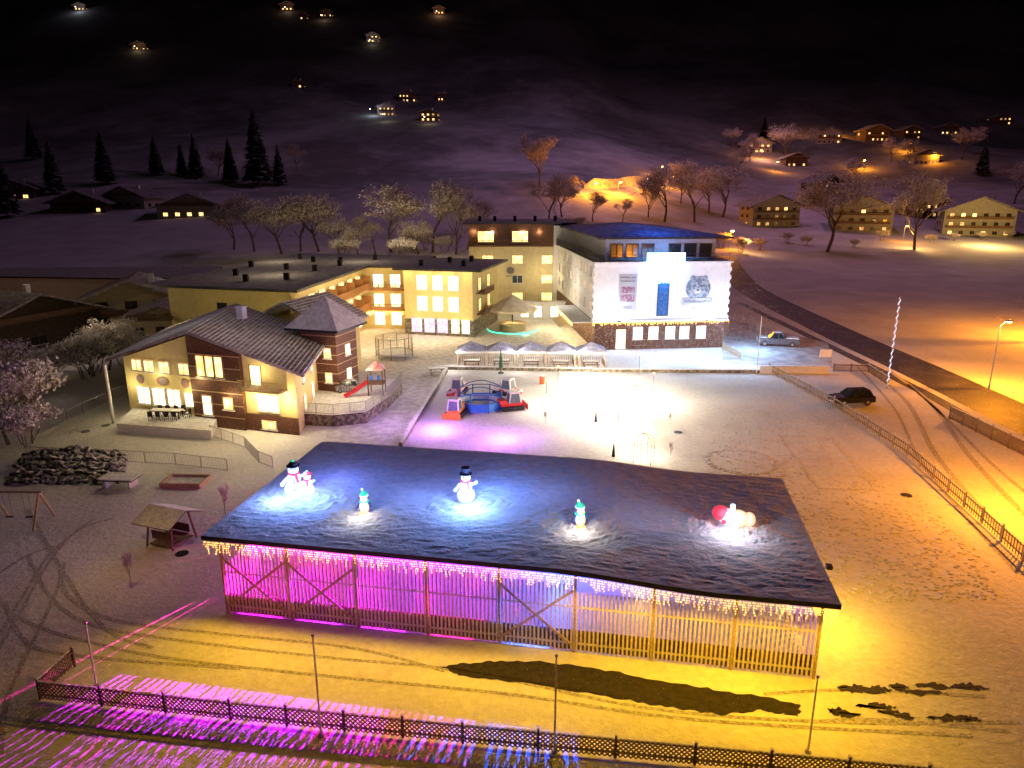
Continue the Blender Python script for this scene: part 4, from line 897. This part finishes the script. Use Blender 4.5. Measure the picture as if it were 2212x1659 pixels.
ta=tree0(1,12,'bare_tree','frosted bare deciduous tree behind the hotel');tb=tree0(2,12,'bare_tree','frosted bare deciduous tree with wide crown',spread=.9);tcc=tree0(3,12,'bare_tree','tall leafless tree dusted with snow',spread=.6)
bu=tree0(4,4,'frosted_shrub','rounded leafless shrub covered with frost','shrub',bush=True,dep=5)
def tall(t):return max((v.co.z for c in t.children for v in c.data.vertices))
HT={id(x):tall(x) for x in(ta,tb,tcc,bu)}
def put(t,px,py,hh,loc=None):
    loc=loc or hit(px,py);return dup(t,loc,R.uniform(0,6.28),hh/HT[id(t)])
TR=[(845,545,20,tb),(812,550,12,ta),(935,545,21,ta),(985,550,20,tcc),(905,550,10,tb),(1010,540,15,ta),(735,550,11,tb),(690,545,17,tb),(650,545,17,ta),(610,548,16,tb),(550,545,17,ta),(505,540,14,tb),(770,560,9,tb),
 (1165,405,24,tcc),(1185,485,18,ta),(1215,470,14,tb),(1280,478,11,tb),(1345,480,9,ta),(1000,500,12,ta),(1435,480,22,tb),(1500,480,24,ta),(1560,470,22,tb),(1400,470,15,tcc),(1590,380,18,ta),(1470,440,20,tcc),(1530,460,20,tb),
 (1785,545,27,tb),(1975,540,27,tcc),(1700,340,22,tb),(1620,350,18,ta),(2075,345,20,tb),(1925,350,16,ta),(1960,360,18,tcc),(1740,330,16,ta),(1585,320,14,tb),(1240,430,10,ta),(640,370,14,ta),(470,380,14,tb),(1850,400,16,ta),(2190,440,20,tb)]
for px,py,hh,tt in TR:
    o=put(tt,px,py,hh);o['group']='bare frosted trees'
for px,py,hh in((890,540,6),(920,540,5),(960,545,5),(1600,545,5),(1640,540,4),(1560,535,5),(1700,525,4),(1740,530,3.5),(1845,535,3),(1905,520,4),(870,560,6),(745,560,6),(1250,500,5),(2060,520,3),(2120,518,3),(2180,515,3),(2010,525,3)):
    o=put(bu,px,py,hh);o['group']='frosted garden shrubs'
for px,py,hh,tt in((235,800,7,tb),(205,808,6,bu),(190,815,5,bu),(270,790,5,bu),(60,880,8,tb),(40,920,7,bu),(20,960,9,ta),(-20,900,9,tb),(10,860,6,bu),(60,960,4,bu),(110,830,5,bu)):
    o=put(tt,px,py,hh,P(px,py));o['group']='snowy garden bushes';o['label']='snow laden garden bush beside the path'
for px,py,hh in((487,1112,2.6),(283,1258,2.2),(1447,915,1.3),(1448,985,1.4),(1178,915,1.5)):
    o=put(tcc,px,py,hh,P(px,py));o.scale=(o.scale[0]*.4,o.scale[1]*.4,o.scale[2]);o.name='sapling';o['label']='thin leafless sapling standing in the snow';o['category']='sapling';o['group']='young garden saplings'
for x in(ta,tb,tcc,bu):
    for c in list(x.children):bpy.data.objects.remove(c)
    bpy.data.objects.remove(x)
def conifer():
    r=random.Random(9);t=thing('conifer_tree','dark tall spruce tree with snow dusting','tree',(0,-99,0),0,'dark spruce trees');b=B();b.cyl((0,0,-.5),(0,0,19),.35,.05,7);b.obj('trunk',BARK,t)
    b=B()
    for k in range(60):
        z=2+16.5*(k/60);R0=4.2*(1-k/60)**.85+.3
        for j in range(13):
            a=r.uniform(0,6.283);L=R0*r.uniform(.7,1.12);dz=-L*.28;c,s=math.cos(a),math.sin(a);w_=.32*L
            b.poly([(0,0,z),(c*L*.6-s*w_,s*L*.6+c*w_,z+dz*.4),(c*L,s*L,z+dz),(c*L*.6+s*w_,s*L*.6-c*w_,z+dz*.4-.25)],1 if r.random()<.2 else 0)
    b.obj('crown',[M('spruce_foliage',(.04,.055,.04),(.02,.03,.022),3),M('snowy_spruce',(.3,.32,.32))],t);return t
cf=conifer()
for px,py,s in((560,402,1.9),(425,385,1.1),(340,380,1.0),(395,380,.8),(605,400,1.0),(500,395,1.1),(75,345,1.2),(1650,300,.9),(2120,380,1.1),(120,420,1.2),(230,400,1.3),(20,470,1.2)):dup(cf,hit(px,py),R.uniform(0,6),s)
for x in(cf,ch):
    for c in list(x.children):bpy.data.objects.remove(c)
    bpy.data.objects.remove(x)
# ---------- left play area
b=B();n=14;m=6;vs=[]
for i in range(n):
    a=6.2832*i/n
    for j in range(m):
        q=6.2832*j/m;rr=.36+.13*math.cos(q);vs.append((rr*math.cos(a),rr*math.sin(a),.13*math.sin(q)))
b.add(vs,[(i*m+j,((i+1)%n)*m+j,((i+1)%n)*m+(j+1)%m,i*m+(j+1)%m) for i in range(n) for j in range(m)])
o=b.obj('old_tyre',M('old_tyre_rubber',(.03,.03,.03),(.5,.5,.5),3,.8,lo=.48,hi=.6),smooth=True);me=o.data;bpy.data.objects.remove(o)
for row in range(5):
    for i in range(19-row//2):
        p=P(26+i*13+R.uniform(-7,7)+row*3,1042-row*9)+Vector((0,.3*row+R.uniform(-.2,.2),.15+.22*row*(1-abs(i-8)/16)))
        k=bpy.data.objects.new('old_tyre',me);COL.objects.link(k);k.location=p;k.rotation_euler=(R.uniform(-.7,.9),R.uniform(-.6,.6),0);k['label']='old black tyre dusted with snow in a heap';k['category']='tyre';k['group']='heap of old tyres'
t=thing('swing_frame','wooden A-frame swing set in the snow','swing',P(60,1130))
for x in(-2.2,1.2):
    for s in(-1,1):b=B();b.cyl((x,s*1.2,0),(x,0,2.4),.08,n=7);b.obj('leg',LWOOD,t)
b=B();b.cyl((-2.4,0,2.4),(1.4,0,2.4),.08,n=7);b.obj('top_beam',LWOOD,t)
for c in(-1.2,.2):
    b=B();b.box(c,0,.5,.5,.2,.05);b.obj('seat',DARK,t);b=B();b.cyl((c-.22,0,.5),(c-.22,0,2.4),.012,n=3);b.cyl((c+.22,0,.5),(c+.22,0,2.4),.012,n=3);b.obj('chain',STEEL,t)
t=thing('table_tennis_table','snow covered outdoor table tennis table','table',P(262,1050),-.08);b=B();b.box(0,0,.74,2.9,1.6,.08);b.box(0,0,.82,2.85,1.55,.08,mi=1);b.obj('table_top',[DARK,SNOW],t)
for x in(-1,1):b=B();b.box(x,0,.35,.15,1.1,.7);b.obj('leg',WREND,t)
t=thing('sandbox','square wooden sandbox filled with snow','sandbox',P(402,1044),-.05);b=B();b.box(0,-.95,.2,3.3,.15,.4);b.box(0,.95,.2,3.3,.15,.4);b.box(-1.6,0,.2,.15,1.74,.4);b.box(1.6,0,.2,.15,1.74,.4);b.obj('frame',LWOOD,t);b=B();b.box(0,0,.12,3.0,1.7,.2);b.obj('snow_fill',SNOW,t)
t=thing('garden_swing_shelter','small wooden roofed swing seat shelter in snow','shelter',P(372,1170),-.35)
for x in(-1,1):
    for y in(-.8,.8):b=B();b.beam((x*1.1,y*1.3,0),(x*.9,y,2.0),.1);b.obj('post',WOOD,t)
b=B()
for s in(-1,1):
    b.poly([(-1.6,s*1.6,1.85),(1.6,s*1.6,1.85),(1.6,0,2.55),(-1.6,0,2.55)]);b.poly([(-1.6,s*1.6,1.78),(1.6,s*1.6,1.78),(1.6,0,2.48),(-1.6,0,2.48)],1)
b.obj('roof',[SNOW,WOOD],t)
for y,s in((-.45,-1),(.45,1)):
    b=B();b.box(0,y,.45,1.7,.45,.06);b.box(0,y+s*.3,.8,1.7,.06,.6);b.obj('bench_seat',WOOD,t)
b=B();b.box(0,0,.15,1.9,1.9,.12);b.obj('floor',WOOD,t)
for px,py in((185,932),(393,1196),(228,919),(1465,934),(1958,1070)):
    b=B();p=P(px,py);b.cyl((0,0,0),(0,0,.03),.42,.42,16);k=b.obj('manhole_cover',DARK,None,p);k['label']='round dark manhole cover free of snow';k['category']='manhole cover';k['group']='manhole covers in the snow'
t=thing('parking_sign','low white sign board beside hotel parking','sign',P(1782,780));b=B();b.box(0,0,1.1,1.6,.1,1.1);b.obj('board',WHITE,t)
for x in(-.7,.7):b=B();b.box(x,.06,.6,.08,.08,1.2);b.obj('post',STEEL,t)
b=B()
def clump(p,s=1):b.ball((p.x,p.y,.0),(R.uniform(.08,.2)*s,R.uniform(.08,.16)*s,R.uniform(.03,.08)),6)
c5=[(1680,940),(1790,945),(1890,1058),(1765,1055),(1680,940)]
for i in range(4):
    p,q=P(*c5[i]),P(*c5[i+1]);n=int((q-p).length/.14)
    for k in range(n):clump(p.lerp(q,k/n)+Vector((R.uniform(-.09,.09),R.uniform(-.09,.09),0)),.8)
p0=P(1600,997)
for k in range(190):
    a=k*6.2832/190;clump(p0+Vector((2.9*math.cos(a)+R.uniform(-.25,.25),2.9*math.sin(a)+R.uniform(-.25,.25),0)),.8)
for k in range(2600):
    px=R.uniform(1480,2150);py=R.uniform(880,1300)
    if px<1480+(py-880)*.7 or px>1700+(py-800)*1.05:continue
    clump(P(px,py))
b.obj('ground_snow_clumps',SNOW,kind='stuff',label='small lumps of disturbed snow on the lawn')
b=B()
def flake(x,y,z,s):
    d=Vector((.6,.1,1)).normalized()*s*2.6;u=Vector((s*.5,0,0));q=Vector((x,y,z));b.poly([q-d,q+u,q+d,q-u])
for k in range(6000):
    y=12+R.random()**.7*80;flake(R.uniform(-.75,.8)*y,y,R.uniform(.3,14)*(R.random()**.5),.008+.00018*y)
for k in range(5000):  # extra flakes packed before the floodlit facade to imitate lamp glare
    flake(22+R.gauss(0,10),97+R.gauss(0,5),abs(R.gauss(3,5))+.5,.026)
for k in range(2500):  # extra flakes over the lit garden, again imitating glare
    flake(12+R.gauss(0,12),74+R.gauss(0,8),abs(R.gauss(1,2.4))+.3,.02)
b.obj('falling_snow',M('snowflake',(.85,.85,.88)),kind='stuff',label='snowflakes falling through the night air, thickened near lamps as glare')
lamp('hill_fill',(40,300,150),120000,(.5,.3,.6),8);lamp('hill_fill',(150,330,160),190000,(.6,.22,.42),8);lamp('hill_fill',(60,420,190),200000,(.5,.3,.6),8)  # unseen lamps added high above to tint the hillside purple
